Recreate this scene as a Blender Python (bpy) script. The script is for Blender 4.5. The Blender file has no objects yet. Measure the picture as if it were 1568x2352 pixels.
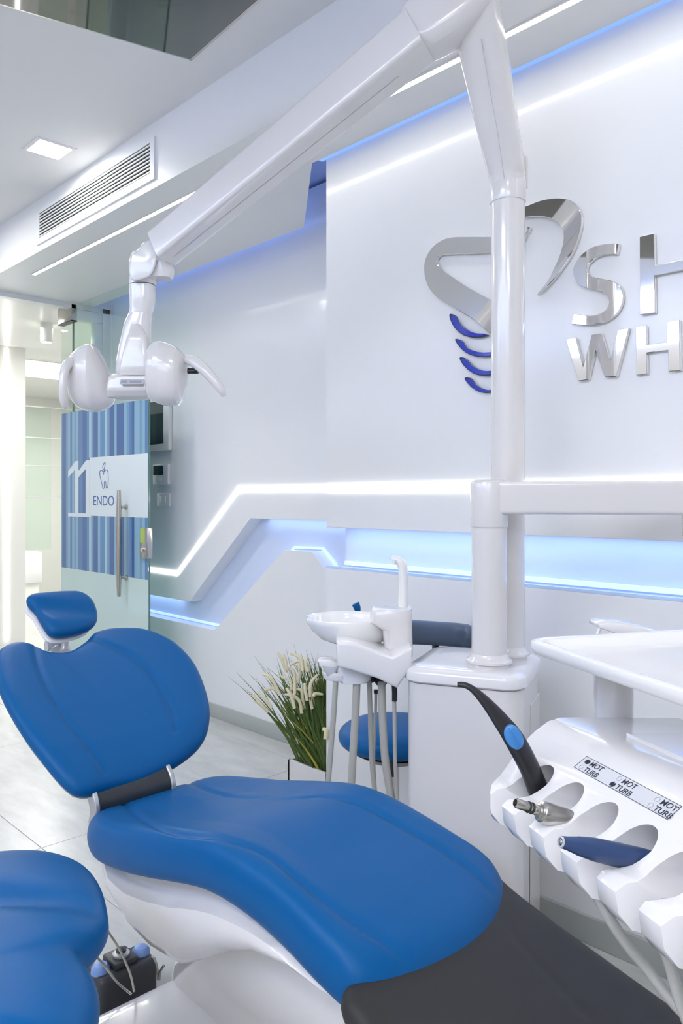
import bpy, bmesh, math, random
from mathutils import Vector, Matrix
random.seed(7)
S = bpy.context.scene
COL = S.collection

# ------------------------------------------------------------ camera, world, light, exposure
YAW = math.atan((784 + 930) / 1800)
FW = Vector((math.sin(YAW), math.cos(YAW), 0)); RT = Vector((math.cos(YAW), -math.sin(YAW), 0)); UP = Vector((0, 0, 1))
CAM = Vector((0, 0, 1.2)); FPX = 1800.0; HOR = 1142.0
cd = bpy.data.cameras.new('camera'); cam = bpy.data.objects.new('camera', cd); COL.objects.link(cam)
cam.location = CAM; cam.rotation_euler = (math.pi / 2, 0, -YAW)
cd.sensor_fit = 'VERTICAL'; cd.sensor_height = 36; cd.lens = FPX / 2352 * 36; cd.shift_y = -(1176 - HOR) / 2352
cd.clip_start = 0.02
S.camera = cam
S.view_settings.view_transform = 'Standard'; S.view_settings.look = 'None'
S.view_settings.gamma = 1; S.view_settings.use_curve_mapping = False
S.view_settings.exposure = 0.32
S.cycles.use_denoising = True
S.cycles.max_bounces = 10; S.cycles.diffuse_bounces = 5; S.cycles.glossy_bounces = 5
S.cycles.transparent_max_bounces = 16; S.cycles.sample_clamp_indirect = 6
w = bpy.data.worlds.new('world'); S.world = w; w.use_nodes = True
bg = w.node_tree.nodes['Background']; bg.inputs[0].default_value = (0.98, 0.98, 1.0, 1); bg.inputs[1].default_value = 0.46

def area(name, loc, size, energy, color=(1, 1, 1), rot=(0, 0, 0), sy=None, spread=math.pi):
    l = bpy.data.lights.new(name, 'AREA'); l.energy = energy; l.color = color; l.size = size; l.spread = spread
    if sy: l.shape = 'RECTANGLE'; l.size_y = sy
    o = bpy.data.objects.new(name, l); o.location = loc; o.rotation_euler = rot; COL.objects.link(o); return o

DOWNLIGHTS = [(1.408, 3.29), (.30, .20)]  # first one is in view; the second is an unseen extra added for light
for i, (x, y) in enumerate(DOWNLIGHTS):
    area('downlight_lamp', (x, y, 2.675), .15, 4, (1, .975, .94))
ADDED_PANELS = [(-.95, .95), (-.95, -.95)]  # unseen fill panels, added to make up light the opposite wall blocks
for x, y in ADDED_PANELS:
    area('ceiling_panel_lamp', (x, y, 2.67), .6, 12, (1, .985, .955), sy=1.2)
area('slot_lamp', (1.752, 1.0, 2.42), .02, 2.5, (1, .98, .94), sy=6.4)
area('cove_lamp', (-1.85, 1.2, 2.44), .2, 72, (.95, .965, 1), rot=(0, math.radians(150), 0), sy=6.0)  # added uplight out of view, aimed to brighten the ceiling

# ------------------------------------------------------------ helpers
def ray(px, py): return FW + RT * ((px - 784) / FPX) + UP * ((HOR - py) / FPX)
def P(px, py, d): return CAM + ray(px, py) * d
def onx(px, py, x): r = ray(px, py); return CAM + r * (x / r.x)
def ony(px, py, y): r = ray(px, py); return CAM + r * (y / r.y)
def onz(px, py, z): r = ray(px, py); return CAM + r * ((z - 1.2) / r.z)
def onf(px, py, f, lo=.7, hi=3.5):
    r = ray(px, py); n = 1400; p = CAM + r * hi
    for k in range(n):
        p = CAM + r * (hi - (hi - lo) * k / n)
        if p.z > f(p): return p
    return p
def interp(x, xs, ys):
    n = len(xs)
    if x <= xs[0]: return ys[0]
    if x >= xs[-1]: return ys[-1]
    i = 0
    while xs[i + 1] < x: i += 1
    h = xs[i + 1] - xs[i]; t = (x - xs[i]) / h
    def m(k):
        a, b = max(k - 1, 0), min(k + 1, n - 1); return (ys[b] - ys[a]) / (xs[b] - xs[a])
    t2, t3 = t * t, t * t * t
    return (2 * t3 - 3 * t2 + 1) * ys[i] + (t3 - 2 * t2 + t) * h * m(i) + (-2 * t3 + 3 * t2) * ys[i + 1] + (t3 - t2) * h * m(i + 1)

MATS = {}
def mat(name, col=(.8, .8, .8), rough=.4, metal=0, coat=0, emit=None, es=0, bump=0, bscale=60, spec=.5, noise=0, nscale=5, coat_r=.08):
    if name in MATS: return MATS[name]
    m = bpy.data.materials.new(name); m.use_nodes = True; nt = m.node_tree; b = nt.nodes['Principled BSDF']
    b.inputs['Base Color'].default_value = (*col, 1); b.inputs['Roughness'].default_value = rough
    b.inputs['Metallic'].default_value = metal; b.inputs['Coat Weight'].default_value = coat; b.inputs['Coat Roughness'].default_value = coat_r
    b.inputs['Specular IOR Level'].default_value = spec
    if emit: b.inputs['Emission Color'].default_value = (*emit, 1); b.inputs['Emission Strength'].default_value = es
    tc = nt.nodes.new('ShaderNodeTexCoord')
    n1 = nt.nodes.new('ShaderNodeTexNoise'); n1.inputs['Scale'].default_value = nscale; n1.inputs['Detail'].default_value = 4
    nt.links.new(tc.outputs['Object'], n1.inputs['Vector'])
    if noise:
        mx = nt.nodes.new('ShaderNodeMixRGB'); mx.blend_type = 'MIX'
        mx.inputs[1].default_value = (*[c * (1 - noise) for c in col], 1); mx.inputs[2].default_value = (*[min(1, c * (1 + noise)) for c in col], 1)
        nt.links.new(n1.outputs['Fac'], mx.inputs[0]); nt.links.new(mx.outputs[0], b.inputs['Base Color'])
    if bump:
        n2 = nt.nodes.new('ShaderNodeTexNoise'); n2.inputs['Scale'].default_value = bscale; n2.inputs['Detail'].default_value = 3
        nt.links.new(tc.outputs['Object'], n2.inputs['Vector'])
        bp = nt.nodes.new('ShaderNodeBump'); bp.inputs['Strength'].default_value = bump; bp.inputs['Distance'].default_value = .002
        nt.links.new(n2.outputs['Fac'], bp.inputs['Height']); nt.links.new(bp.outputs[0], b.inputs['Normal'])
    MATS[name] = m; return m

PANEL = mat('gloss_panel', (.80, .81, .825), .25, coat=.35, coat_r=.09, noise=.01)
CEIL = mat('ceiling_paint', (.80, .805, .82), .6, bump=.05, bscale=120)
SOFF = mat('soffit_paint', (.80, .805, .81), .38, noise=.01)
WHITE = mat('white_plastic', (.76, .755, .765), .16, coat=.5, coat_r=.05, noise=.008)
CREAM = mat('warm_white_plastic', (.72, .705, .70), .18, coat=.5, coat_r=.05, noise=.008)
PORC = mat('porcelain', (.86, .86, .855), .08, coat=.6, noise=.005)
TRAYM = mat('tray_gloss', (.86, .86, .86), .14, coat=.4, noise=.005)
BLUE = mat('blue_upholstery', (.0, .092, .285), .44, spec=.20, bump=.06, bscale=500, noise=.05, nscale=3)
DARKPAD = mat('charcoal_vinyl', (.030, .030, .031), .5, spec=.25, bump=.06, bscale=400, noise=.06)
SLATE = mat('slate_vinyl', (.07, .10, .15), .35, bump=.05, bscale=400, noise=.05)
GAP = mat('joint_shadow_gap', (.52, .52, .51), .6, noise=.05)  # even grey for tile joints and moulding seams
BLACK = mat('black_plastic', (.012, .013, .017), .33, noise=.1)
PEDALM = mat('dark_pedal_plastic', (.04, .045, .052), .4, bump=.1, bscale=300, noise=.1)
CHROME = mat('polished_chrome', (.80, .79, .78), .03, metal=1, noise=.01)
STEEL = mat('brushed_steel', (.52, .50, .47), .25, metal=1, bump=.05, bscale=300, noise=.08, nscale=60)
ALU = mat('matt_aluminium', (.52, .53, .54), .4, metal=.7, noise=.05)
HOSE = mat('grey_hose', (.42, .42, .39), .42, noise=.04)
NAVY = mat('navy_handpiece', (.022, .055, .16), .35, noise=.08)
BLUEBTN = mat('blue_button', (.05, .22, .55), .3, noise=.05)
PALEBTN = mat('pale_blue_button', (.22, .36, .72), .35, noise=.05)
CRES = mat('blue_acrylic', (.01, .035, .42), .12, coat=.6, noise=.15, nscale=30)
CREST = mat('dark_acrylic_edge', (.006, .012, .09), .2, noise=.1)
LED = mat('led_white', (1, 1, 1), .5, emit=(1, .97, .93), es=7)
LEDC = mat('led_white_ceiling', (1, 1, 1), .5, emit=(1, .98, .95), es=9)
LEDB = mat('led_blue', (.3, .45, 1), .5, emit=(.20, .36, 1), es=2.6)
LEDN = mat('led_pale_blue', (.5, .65, 1), .5, emit=(.50, .68, 1), es=.6)
LEDH = mat('led_niche', (.5, .65, 1), .5, emit=(.42, .58, 1), es=6)
LEDD = mat('blue_slot_diffuser', (.2, .3, .7), .5, emit=(.16, .30, .74), es=1.0)
LIP = mat('pale_blue_lip', (.50, .66, .92), .3, noise=.02)
CREAMW = mat('cream_wall', (.74, .71, .65), .5, noise=.02)
COVE = mat('cove_lining', (.45, .56, .82), .6, noise=.02)  # blue glow of the strips put into the lining colour
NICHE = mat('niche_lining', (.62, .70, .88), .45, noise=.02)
LAMPM = mat('lamp_diffuser', (1, 1, 1), .5, emit=(1, .98, .93), es=14)
FRAME = mat('window_frame', (.80, .82, .82), .4, noise=.02)
SCREEN = mat('dark_screen', (.02, .035, .035), .08, coat=.5, noise=.2)
TVM = mat('television_screen', (.012, .015, .02), .04, spec=.9, noise=.1)
INK = mat('dark_ink', (.02, .03, .06), .5, noise=.05)
INKB = mat('blue_ink', (.05, .12, .33), .5, noise=.05)
GREYL = mat('grey_line', (.35, .36, .39), .5, noise=.05)
FILMW = mat('white_film', (.68, .76, .79), .45, noise=.01)
BASEB = mat('baseboard_aluminium', (.46, .49, .48), .35, metal=.3, noise=.05)
SOIL = mat('dark_soil', (.012, .016, .01), .8, noise=.4, nscale=60)
GLEAF = mat('grass_blade', (.085, .15, .03), .5, noise=.55, nscale=9)
YLEAF = mat('yellow_blade', (.42, .36, .05), .5, noise=.3, nscale=9)
SPIKE = mat('cream_flower', (.72, .66, .46), .8, bump=.6, bscale=300, noise=.1, nscale=30)
VENTD = mat('vent_shadow', (.03, .035, .035), .7, noise=.1)
CORR = mat('corridor_white', (.80, .80, .77), .3, noise=.01)
SILV = mat('silver_plastic', (.50, .52, .56), .3, coat=.3, noise=.04)

def glass_mat(name, tint, gloss=.12, opac=0.0, ocol=(.8, .9, .85)):
    m = bpy.data.materials.new(name); m.use_nodes = True; nt = m.node_tree; nt.nodes.remove(nt.nodes['Principled BSDF'])
    out = nt.nodes['Material Output']; tr = nt.nodes.new('ShaderNodeBsdfTransparent'); tr.inputs[0].default_value = (*tint, 1)
    gl = nt.nodes.new('ShaderNodeBsdfGlossy'); gl.inputs['Roughness'].default_value = .02
    lw = nt.nodes.new('ShaderNodeLayerWeight'); lw.inputs[0].default_value = .5
    pw = nt.nodes.new('ShaderNodeMath'); pw.operation = 'POWER'; pw.inputs[1].default_value = 5; nt.links.new(lw.outputs['Facing'], pw.inputs[0])
    ad_ = nt.nodes.new('ShaderNodeMath'); ad_.operation = 'MULTIPLY_ADD'; ad_.inputs[1].default_value = .6; ad_.inputs[2].default_value = .035; nt.links.new(pw.outputs[0], ad_.inputs[0])
    m1 = nt.nodes.new('ShaderNodeMixShader'); nt.links.new(ad_.outputs[0], m1.inputs[0]); nt.links.new(tr.outputs[0], m1.inputs[1]); nt.links.new(gl.outputs[0], m1.inputs[2])
    last = m1
    if opac:
        df = nt.nodes.new('ShaderNodeBsdfDiffuse'); df.inputs[0].default_value = (*ocol, 1)
        m2 = nt.nodes.new('ShaderNodeMixShader'); m2.inputs[0].default_value = opac
        nt.links.new(m1.outputs[0], m2.inputs[1]); nt.links.new(df.outputs[0], m2.inputs[2]); last = m2
    nt.links.new(last.outputs[0], out.inputs[0]); MATS[name] = m; return m
GLASS = glass_mat('clear_glass', (.93, .98, .955))
FROST = glass_mat('frosted_film', (.85, .95, .92), opac=.72, ocol=(.70, .82, .79))
GEDGE = mat('glass_edge', (.10, .22, .19), .2, coat=.4, noise=.05)

def stripe_mat():
    m = bpy.data.materials.new('striped_film'); m.use_nodes = True; nt = m.node_tree; b = nt.nodes['Principled BSDF']
    tc = nt.nodes.new('ShaderNodeTexCoord'); sp = nt.nodes.new('ShaderNodeSeparateXYZ'); nt.links.new(tc.outputs['Object'], sp.inputs[0])
    def stripes(n, off):
        a = nt.nodes.new('ShaderNodeMath'); a.operation = 'MULTIPLY'; a.inputs[1].default_value = n; nt.links.new(sp.outputs['Y'], a.inputs[0])
        f = nt.nodes.new('ShaderNodeMath'); f.operation = 'FLOOR'; nt.links.new(a.outputs[0], f.inputs[0])
        g = nt.nodes.new('ShaderNodeMath'); g.operation = 'ADD'; g.inputs[1].default_value = off; nt.links.new(f.outputs[0], g.inputs[0])
        wn = nt.nodes.new('ShaderNodeTexWhiteNoise'); wn.noise_dimensions = '1D'; nt.links.new(g.outputs[0], wn.inputs['W']); return wn
    r = nt.nodes.new('ShaderNodeValToRGB'); r.color_ramp.interpolation = 'CONSTANT'
    cs = [(0, (.04, .12, .32)), (.22, (.075, .20, .42)), (.42, (.14, .30, .49)), (.62, (.22, .41, .55)), (.8, (.08, .24, .48)), (.9, (.36, .54, .60))]
    r.color_ramp.elements[0].color = (*cs[0][1], 1); r.color_ramp.elements[1].position = cs[1][0]; r.color_ramp.elements[1].color = (*cs[1][1], 1)
    for p, c in cs[2:]:
        e = r.color_ramp.elements.new(p); e.color = (*c, 1)
    nt.links.new(stripes(34, 3).outputs[0], r.inputs[0]); nt.links.new(r.outputs[0], b.inputs['Base Color'])
    b.inputs['Roughness'].default_value = .3; b.inputs['Coat Weight'].default_value = .4
    return m
STRIPE = stripe_mat()

def floor_mat():
    m = bpy.data.materials.new('floor_tile_stone'); m.use_nodes = True; nt = m.node_tree; b = nt.nodes['Principled BSDF']
    tc = nt.nodes.new('ShaderNodeTexCoord'); gm = nt.nodes.new('ShaderNodeNewGeometry')
    mp = nt.nodes.new('ShaderNodeMapping'); mp.inputs['Scale'].default_value = (4, 1.2, 1); mp.inputs['Rotation'].default_value = (0, 0, .5)
    nt.links.new(gm.outputs['Position'], mp.inputs[0])
    n = nt.nodes.new('ShaderNodeTexNoise'); n.inputs['Scale'].default_value = 3.5; n.inputs['Detail'].default_value = 9; n.inputs['Roughness'].default_value = .65
    nt.links.new(mp.outputs[0], n.inputs['Vector'])
    r = nt.nodes.new('ShaderNodeValToRGB'); r.color_ramp.elements[0].position = .3; r.color_ramp.elements[0].color = (.44, .45, .44, 1)
    r.color_ramp.elements[1].position = .7; r.color_ramp.elements[1].color = (.60, .61, .595, 1)
    nt.links.new(n.outputs['Fac'], r.inputs[0]); nt.links.new(r.outputs[0], b.inputs['Base Color'])
    b.inputs['Roughness'].default_value = .3
    return m
TILE = floor_mat()

def tag(o, label=None, cat=None, group=None, kind=None):
    if label: o['label'] = label
    if cat: o['category'] = cat
    if group: o['group'] = group
    if kind: o['kind'] = kind
    return o
def thing(name, label, cat, loc=(0, 0, 0), rotz=0, group=None):
    o = bpy.data.objects.new(name, None); COL.objects.link(o); o.location = loc; o.rotation_euler = (0, 0, rotz)
    o.empty_display_size = .05
    return tag(o, label, cat, group)
def link(name, me, m, parent=None, local=False, smooth=35):
    """me in world coordinates unless local; parent transform is undone when world"""
    o = bpy.data.objects.new(name, me); COL.objects.link(o)
    if m:
        me.materials.clear(); me.materials.append(m)
    if smooth:
        for p in me.polygons: p.use_smooth = True
        me.set_sharp_from_angle(angle=math.radians(smooth))
    if parent:
        o.parent = parent
        if not local:
            pm = Matrix.Translation(parent.location) @ parent.rotation_euler.to_matrix().to_4x4() if parent.type == 'EMPTY' else None
            if pm is None:
                pp = parent; pm = Matrix.Identity(4)
                chain = []
                while pp: chain.append(pp); pp = pp.parent
                for c in reversed(chain):
                    pm = pm @ c.matrix_parent_inverse @ (Matrix.Translation(c.location) @ c.rotation_euler.to_matrix().to_4x4())
            o.matrix_parent_inverse = pm.inverted()
    return o
def M(verts, faces, name='mesh'):
    me = bpy.data.meshes.new(name); me.from_pydata([tuple(v) for v in verts], [], faces); me.update()
    bm = bmesh.new(); bm.from_mesh(me); bmesh.ops.recalc_face_normals(bm, faces=bm.faces); bm.to_mesh(me); bm.free()
    return me
def boxm(lo, hi, bev=0, seg=2, mtx=None):
    bm = bmesh.new(); bmesh.ops.create_cube(bm, size=1)
    c = [(a + b) / 2 for a, b in zip(lo, hi)]; s = [abs(b - a) for a, b in zip(lo, hi)]
    for v in bm.verts: v.co = Vector((v.co.x * s[0] + c[0], v.co.y * s[1] + c[1], v.co.z * s[2] + c[2]))
    if bev: bmesh.ops.bevel(bm, geom=list(bm.edges), offset=min(bev, min(s) * .45), segments=seg, profile=.5, affect='EDGES')
    if mtx: bm.transform(mtx)
    me = bpy.data.meshes.new('box'); bm.to_mesh(me); bm.free(); return me
def prism(pts, vec, bev=0, seg=2):
    """pts: closed planar polygon, extruded by vec"""
    bm = bmesh.new(); vec = Vector(vec)
    a = [bm.verts.new(p) for p in pts]; b = [bm.verts.new(Vector(p) + vec) for p in pts]; n = len(pts)
    fa = bm.faces.new(a); fb = bm.faces.new(list(reversed(b)))
    for i in range(n): bm.faces.new([a[i], b[i], b[(i + 1) % n], a[(i + 1) % n]])
    bmesh.ops.recalc_face_normals(bm, faces=bm.faces)
    if bev:
        es = [e for e in fa.edges] + [e for e in fb.edges]
        bmesh.ops.bevel(bm, geom=es, offset=bev, segments=seg, profile=.5, affect='EDGES')
    bmesh.ops.triangulate(bm, faces=[f for f in bm.faces if len(f.verts) > 4])
    me = bpy.data.meshes.new('prism'); bm.to_mesh(me); bm.free(); return me
def spline(pts, n=8, closed=False):
    pts = [Vector(p) for p in pts]; N = len(pts); out = []
    rng = range(N) if closed else range(N - 1)
    for i in rng:
        if closed: p0, p1, p2, p3 = pts[(i - 1) % N], pts[i], pts[(i + 1) % N], pts[(i + 2) % N]
        else: p0, p1, p2, p3 = pts[max(i - 1, 0)], pts[i], pts[i + 1], pts[min(i + 2, N - 1)]
        for k in range(n):
            t = k / n
            out.append(.5 * ((2 * p1) + (p2 - p0) * t + (2 * p0 - 5 * p1 + 4 * p2 - p3) * t * t + (3 * p1 - p0 - 3 * p2 + p3) * t ** 3))
    if not closed: out.append(pts[-1])
    return out
def tube(pts, r, seg=12, n=6, smooth=True, flat=1.0, up=None, cap=True):
    """r: number or list aligned with pts"""
    rs = r if isinstance(r, (list, tuple)) else [r] * len(pts)
    if smooth:
        q = spline([(*p, ) for p in pts], n); rr = spline([(x, 0, 0) for x in rs], n); rs2 = [max(.0004, v.x) for v in rr]
    else: q = [Vector(p) for p in pts]; rs2 = list(rs)
    vs = []; fs = []; T0 = (q[1] - q[0]).normalized()
    ref = Vector(up) if up else (Vector((0, 0, 1)) if abs(T0.z) < .9 else Vector((1, 0, 0)))
    N = (ref - T0 * ref.dot(T0)).normalized(); m = len(q)
    for i, p in enumerate(q):
        T = (q[min(i + 1, m - 1)] - q[max(i - 1, 0)]).normalized()
        N = (N - T * N.dot(T)).normalized(); B = T.cross(N)
        for k in range(seg):
            a = 2 * math.pi * k / seg; vs.append(p + N * math.cos(a) * rs2[i] + B * math.sin(a) * rs2[i] * flat)
    for i in range(m - 1):
        for k in range(seg):
            fs.append((i * seg + k, i * seg + (k + 1) % seg, (i + 1) * seg + (k + 1) % seg, (i + 1) * seg + k))
    if cap: fs.append(tuple(range(seg))); fs.append(tuple(range((m - 1) * seg, m * seg)))
    return M(vs, fs)
def lathe(prof, center=(0, 0, 0), seg=40, axis=None):
    """prof: list of (r, h)"""
    ax = Vector(axis).normalized() if axis else Vector((0, 0, 1))
    q = ax.to_track_quat('Z', 'Y'); c = Vector(center); vs = []; fs = []
    for r, h in prof:
        for k in range(seg):
            a = 2 * math.pi * k / seg; vs.append(c + q @ Vector((max(r, .00001) * math.cos(a), max(r, .00001) * math.sin(a), h)))
    for i in range(len(prof) - 1):
        for k in range(seg): fs.append((i * seg + k, i * seg + (k + 1) % seg, (i + 1) * seg + (k + 1) % seg, (i + 1) * seg + k))
    fs.append(tuple(range(seg))); n = len(prof) - 1; fs.append(tuple(range(n * seg, (n + 1) * seg)))
    me = M(vs, fs); return me
def loft(rings, closed_caps=True):
    n = len(rings[0]); vs = [p for r in rings for p in r]; fs = []
    for i in range(len(rings) - 1):
        for k in range(n): fs.append((i * n + k, i * n + (k + 1) % n, (i + 1) * n + (k + 1) % n, (i + 1) * n + k))
    if closed_caps: fs.append(tuple(range(n))); fs.append(tuple(range((len(rings) - 1) * n, len(rings) * n)))
    return M(vs, fs)
def superring(c, ax, ay, rx, ry, e=2.6, n=32, shift=0):
    out = []
    for k in range(n):
        a = 2 * math.pi * k / n; ca, sa = math.cos(a), math.sin(a)
        out.append(c + ax * (math.copysign(abs(ca) ** (2 / e), ca) * rx) + ay * (math.copysign(abs(sa) ** (2 / e), sa) * ry))
    return out
def join(meshes):
    bm = bmesh.new()
    for me in meshes: bm.from_mesh(me); bpy.data.meshes.remove(me)
    me = bpy.data.meshes.new('joined'); bm.to_mesh(me); bm.free(); return me
def pad(outline, fmap, T, crown=0, power=12, rings=34, around=160, seams=(), sd=.005, sw=.006, extra=None, under=None, cen=None):
    """closed cushion: outline [(u,v)], fmap(u,v,h)->Vector, thickness T"""
    o = spline([(a, b, 0) for a, b in outline], 12, True)
    # resample evenly
    L = [0]
    for i in range(len(o)): L.append(L[-1] + (o[(i + 1) % len(o)] - o[i]).length)
    q = []; j = 0
    for k in range(around):
        s = L[-1] * k / around
        while L[j + 1] < s: j += 1
        t = (s - L[j]) / max(L[j + 1] - L[j], 1e-9); q.append(o[j].lerp(o[(j + 1) % len(o)], t))
    c = Vector((*cen, 0)) if cen else sum(q, Vector()) / len(q)
    sl = [[Vector((a, b, 0)) for a, b in spline2(s)] for s in seams]
    def dist(p, line):
        best = 9
        for i in range(len(line) - 1):
            ab = line[i + 1] - line[i]; t = max(0, min(1, (p - line[i]).dot(ab) / max(ab.length_squared, 1e-12)))
            best = min(best, (p - line[i] - ab * t).length)
        return best
    rs = []
    nt = int(rings * .55)
    for i in range(nt): rs.append(.9 * (i + .15) / nt)
    ne = rings - nt
    for i in range(ne + 1):
        a = i / ne * math.pi / 2; rs.append(.9 + .1 * math.sin(a))
    vs = []; fs = []; n = around
    def hh(r): return T / 2 * (max(0, 1 - r ** power)) ** (1 / 2.0)
    def layer(r, sgn):
        for p in q:
            x = c + (p - c) * r; h = sgn * hh(r)
            if sgn > 0:
                h += crown * (1 - r * r)
                for s in sl:
                    dd = dist(x, s)
                    if dd < sw * 4: h -= sd * math.exp(-(dd / sw) ** 2) * (1 - r ** 24)
                if extra: h += extra(x.x, x.y, r)
            elif under: h += under(x.x, x.y, r)
            vs.append(fmap(x.x, x.y, h))
    for r in rs: layer(r, 1)
    top = len(rs)
    rb = [rs[k] for k in range(len(rs) - 2, -1, -2)]
    for r in rb: layer(r, -1)
    tot = top + len(rb)
    for i in range(tot - 1):
        for k in range(n): fs.append((i * n + k, i * n + (k + 1) % n, (i + 1) * n + (k + 1) % n, (i + 1) * n + k))
    fs.append(tuple(range(n))); fs.append(tuple(range((tot - 1) * n, tot * n)))
    return M(vs, fs)
def spline2(s): return [(p.x, p.y) for p in spline([(a, b, 0) for a, b in s], 6)]
def text(name, s, size, mtx, m, parent, extr=.0004, align='LEFT', sx=1.0, bold=0):
    cu = bpy.data.curves.new('t', 'FONT'); cu.body = s; cu.size = size; cu.extrude = extr; cu.align_x = align; cu.offset = bold
    to = bpy.data.objects.new('t', cu); COL.objects.link(to); dg = bpy.context.evaluated_depsgraph_get()
    me = bpy.data.meshes.new_from_object(to.evaluated_get(dg)); bpy.data.objects.remove(to)
    me.transform(Matrix.Diagonal((sx, 1, 1, 1))); me.transform(mtx)
    return link(name, me, m, parent, smooth=0)
def frame_mtx(o, x, y):
    x = Vector(x).normalized(); y = Vector(y).normalized(); z = x.cross(y)
    return Matrix(((x.x, y.x, z.x, o[0]), (x.y, y.y, z.y, o[1]), (x.z, y.z, z.z, o[2]), (0, 0, 0, 1)))
def struct(name, me, m, parent=None, smooth=30):
    o = link(name, me, m, parent, smooth=smooth)
    if not parent: o['kind'] = 'structure'
    return o

XL, XR, XC = 2.45, 1.94, 2.04          # left wall face, right cladding face, right core face
YE, ZC, ZH = 4.78, 2.43, 2.69          # partition plane, low ceiling, high ceiling
XS = 1.61                              # soffit face

# ------------------------------------------------------------ room shell
fl = struct('floor', boxm((-3, -2.5, -.06), (3.6, 10, -.004)), GAP)
tm = boxm((0, 0, -.02), (.598, 1.198, 0), .0008, 1)
tm.materials.append(TILE)
for i in range(-7, 4):
    for j in range(-3, 8):
        x = 1.107 + .6 * i; y = .25 + 1.2 * j
        if -3 < x < 3.0 and y < 8.6:
            o = bpy.data.objects.new('tile', tm); COL.objects.link(o); o.parent = fl; o.location = (x, y, 0)

struct('ceiling', boxm((-3, -2.5, ZH), (XS + .02, YE + .1, ZH + .1)), CEIL)
# soffit: thick slab with a vertical face, an underside and two coves along the wall
und = [(XS, -2.5), (XS, YE + .05), (2.335, YE + .05), (2.335, 2.70), (1.912, 2.165), (1.912, -2.5)]
struct('ceiling_soffit', prism([(x, y, ZC) for x, y in und], (0, 0, ZH - ZC + .01)), SOFF)
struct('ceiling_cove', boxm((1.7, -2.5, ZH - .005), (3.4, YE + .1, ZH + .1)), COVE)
# blue led strips hidden up in the cove
for nm, pts in (('straight', [(1.925, -2.4, 2.52), (1.925, 2.15, 2.52)]), ('slant', [(1.935, 2.19, 2.54), (2.325, 2.68, 2.54)]), ('far', [(2.352, 2.75, 2.54), (2.352, 4.72, 2.54)])):
    a, b = Vector(pts[0]), Vector(pts[1]); d = (b - a).normalized(); nn = Vector((d.y, -d.x, 0)) * .006
    tag(link('led_strip', prism([a - nn, b - nn, b + nn, a + nn], (0, 0, .012)), LEDB), {'straight': 'blue light strip hidden in the ceiling cove above the logo panel', 'slant': 'short slanted blue light strip in the cove corner left of the logo panel', 'far': 'blue light strip hidden in the cove above the far glossy wall'}[nm], 'light strip')

# left wall (behind) with its slanted niche
def wl(pts): return [(XL, y, z) for y, z in pts]
def yz(px, py): p = onx(px, py, XL); return (p.y, p.z)
zt = .606
up = [(4.75, zt), (yz(435, 1378)[0], zt), (yz(575, 1195)[0], 1.092), (1.9, 1.092), (1.9, 2.66), (4.75, 2.66)]
tag(link('led_diffuser', boxm((1.913, -2.45, ZC + .006), (1.9395, 2.14, ZC + .010)), LEDD), 'thin blue glowing slot line along the top of the logo panel', 'light strip')
struct('wall_left', prism(wl(up), (.08, 0, 0)), PANEL)
lowp = [(4.75, .478), (yz(492, 1450)[0], .472), yz(651, 1264), yz(715, 1267), yz(742, 1302), (2.55, .70), (1.9, .70), (1.9, 0), (4.75, 0)]
struct('wall_left_lower', prism(wl(lowp), (.08, 0, 0)), PANEL)
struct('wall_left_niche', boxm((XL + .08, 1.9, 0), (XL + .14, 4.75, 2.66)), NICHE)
struct('wall_left_return', boxm((XL, 4.75, 0), (XL + .16, YE + .02, ZC + .2)), SOFF)
# pale blue strips along the back of the niche
def strip(name, pts, wd, m, label, depth=.006):
    q = [Vector(p) for p in pts]; obs = []
    vs = []
    for i, p in enumerate(q):
        t = ((q[min(i + 1, len(q) - 1)] - q[max(i - 1, 0)])).normalized(); n = Vector((0, -t.z, t.y))
        if 0 < i < len(q) - 1:
            t1 = (q[i] - q[i - 1]).normalized(); k = 1 / max(.5, t1.dot(t)); n = n * k
        vs.append((p + n * wd / 2, p - n * wd / 2))
    loop = [a for a, b in vs] + [b for a, b in reversed(vs)]
    return tag(link(name, prism(loop, (-depth, 0, 0)), m, smooth=0), label, 'light strip')
XN = XL + .079
lo_in = [(4.74, .478), (yz(492, 1450)[0], .472), yz(651, 1264), yz(715, 1267), yz(742, 1302), (2.55, .70)]
strip('led_strip', [(XN, y, z + .012) for y, z in lo_in], .012, LEDN, 'pale blue light strip along the bottom of the far slanted wall niche', .012)
# right wall: core box with two layers of cladding
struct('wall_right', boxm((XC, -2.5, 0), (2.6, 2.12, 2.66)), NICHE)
struct('wall_right_upper', boxm((XR, -2.5, 1.09), (XC + .001, 2.12, 2.62), .002, 1), PANEL)
struct('wall_right_lower', boxm((XR, -2.5, 0), (XC + .001, 2.12, .942), .002, 1), PANEL)
strip('led_strip', [(XC - .001, -2.4, .955), (XC - .001, 2.11, .955)], .014, LEDN, 'pale blue light strip along the ledge under the logo panel', .014)
tag(link('led_strip', boxm((XC - .06, -2.4, 1.0885), (XC - .03, 2.10, 1.0899)), LEDH), 'hidden pale blue strip inside the top of the gap under the logo panel', 'light strip')  # unseen strips added here and below to brighten gap and niche
tag(link('led_strip', boxm((XL + .04, 1.95, 1.0905), (XL + .06, 3.20, 1.0918)), LEDH), 'hidden pale blue strip inside the top of the far wall niche', 'light strip')
tag(link('led_strip', boxm((XL + .04, 4.0, .6035), (XL + .06, 4.70, .6055)), LEDH), 'hidden pale blue strip inside the low end of the far wall niche', 'light strip')
struct('trim_1', boxm((XR, -2.5, .942), (XR + .006, 2.119, .950)), LIP)
struct('baseboard_right', boxm((XR - .012, -2.5, 0), (XR + .001, 2.121, .075), .003), BASEB)
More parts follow.
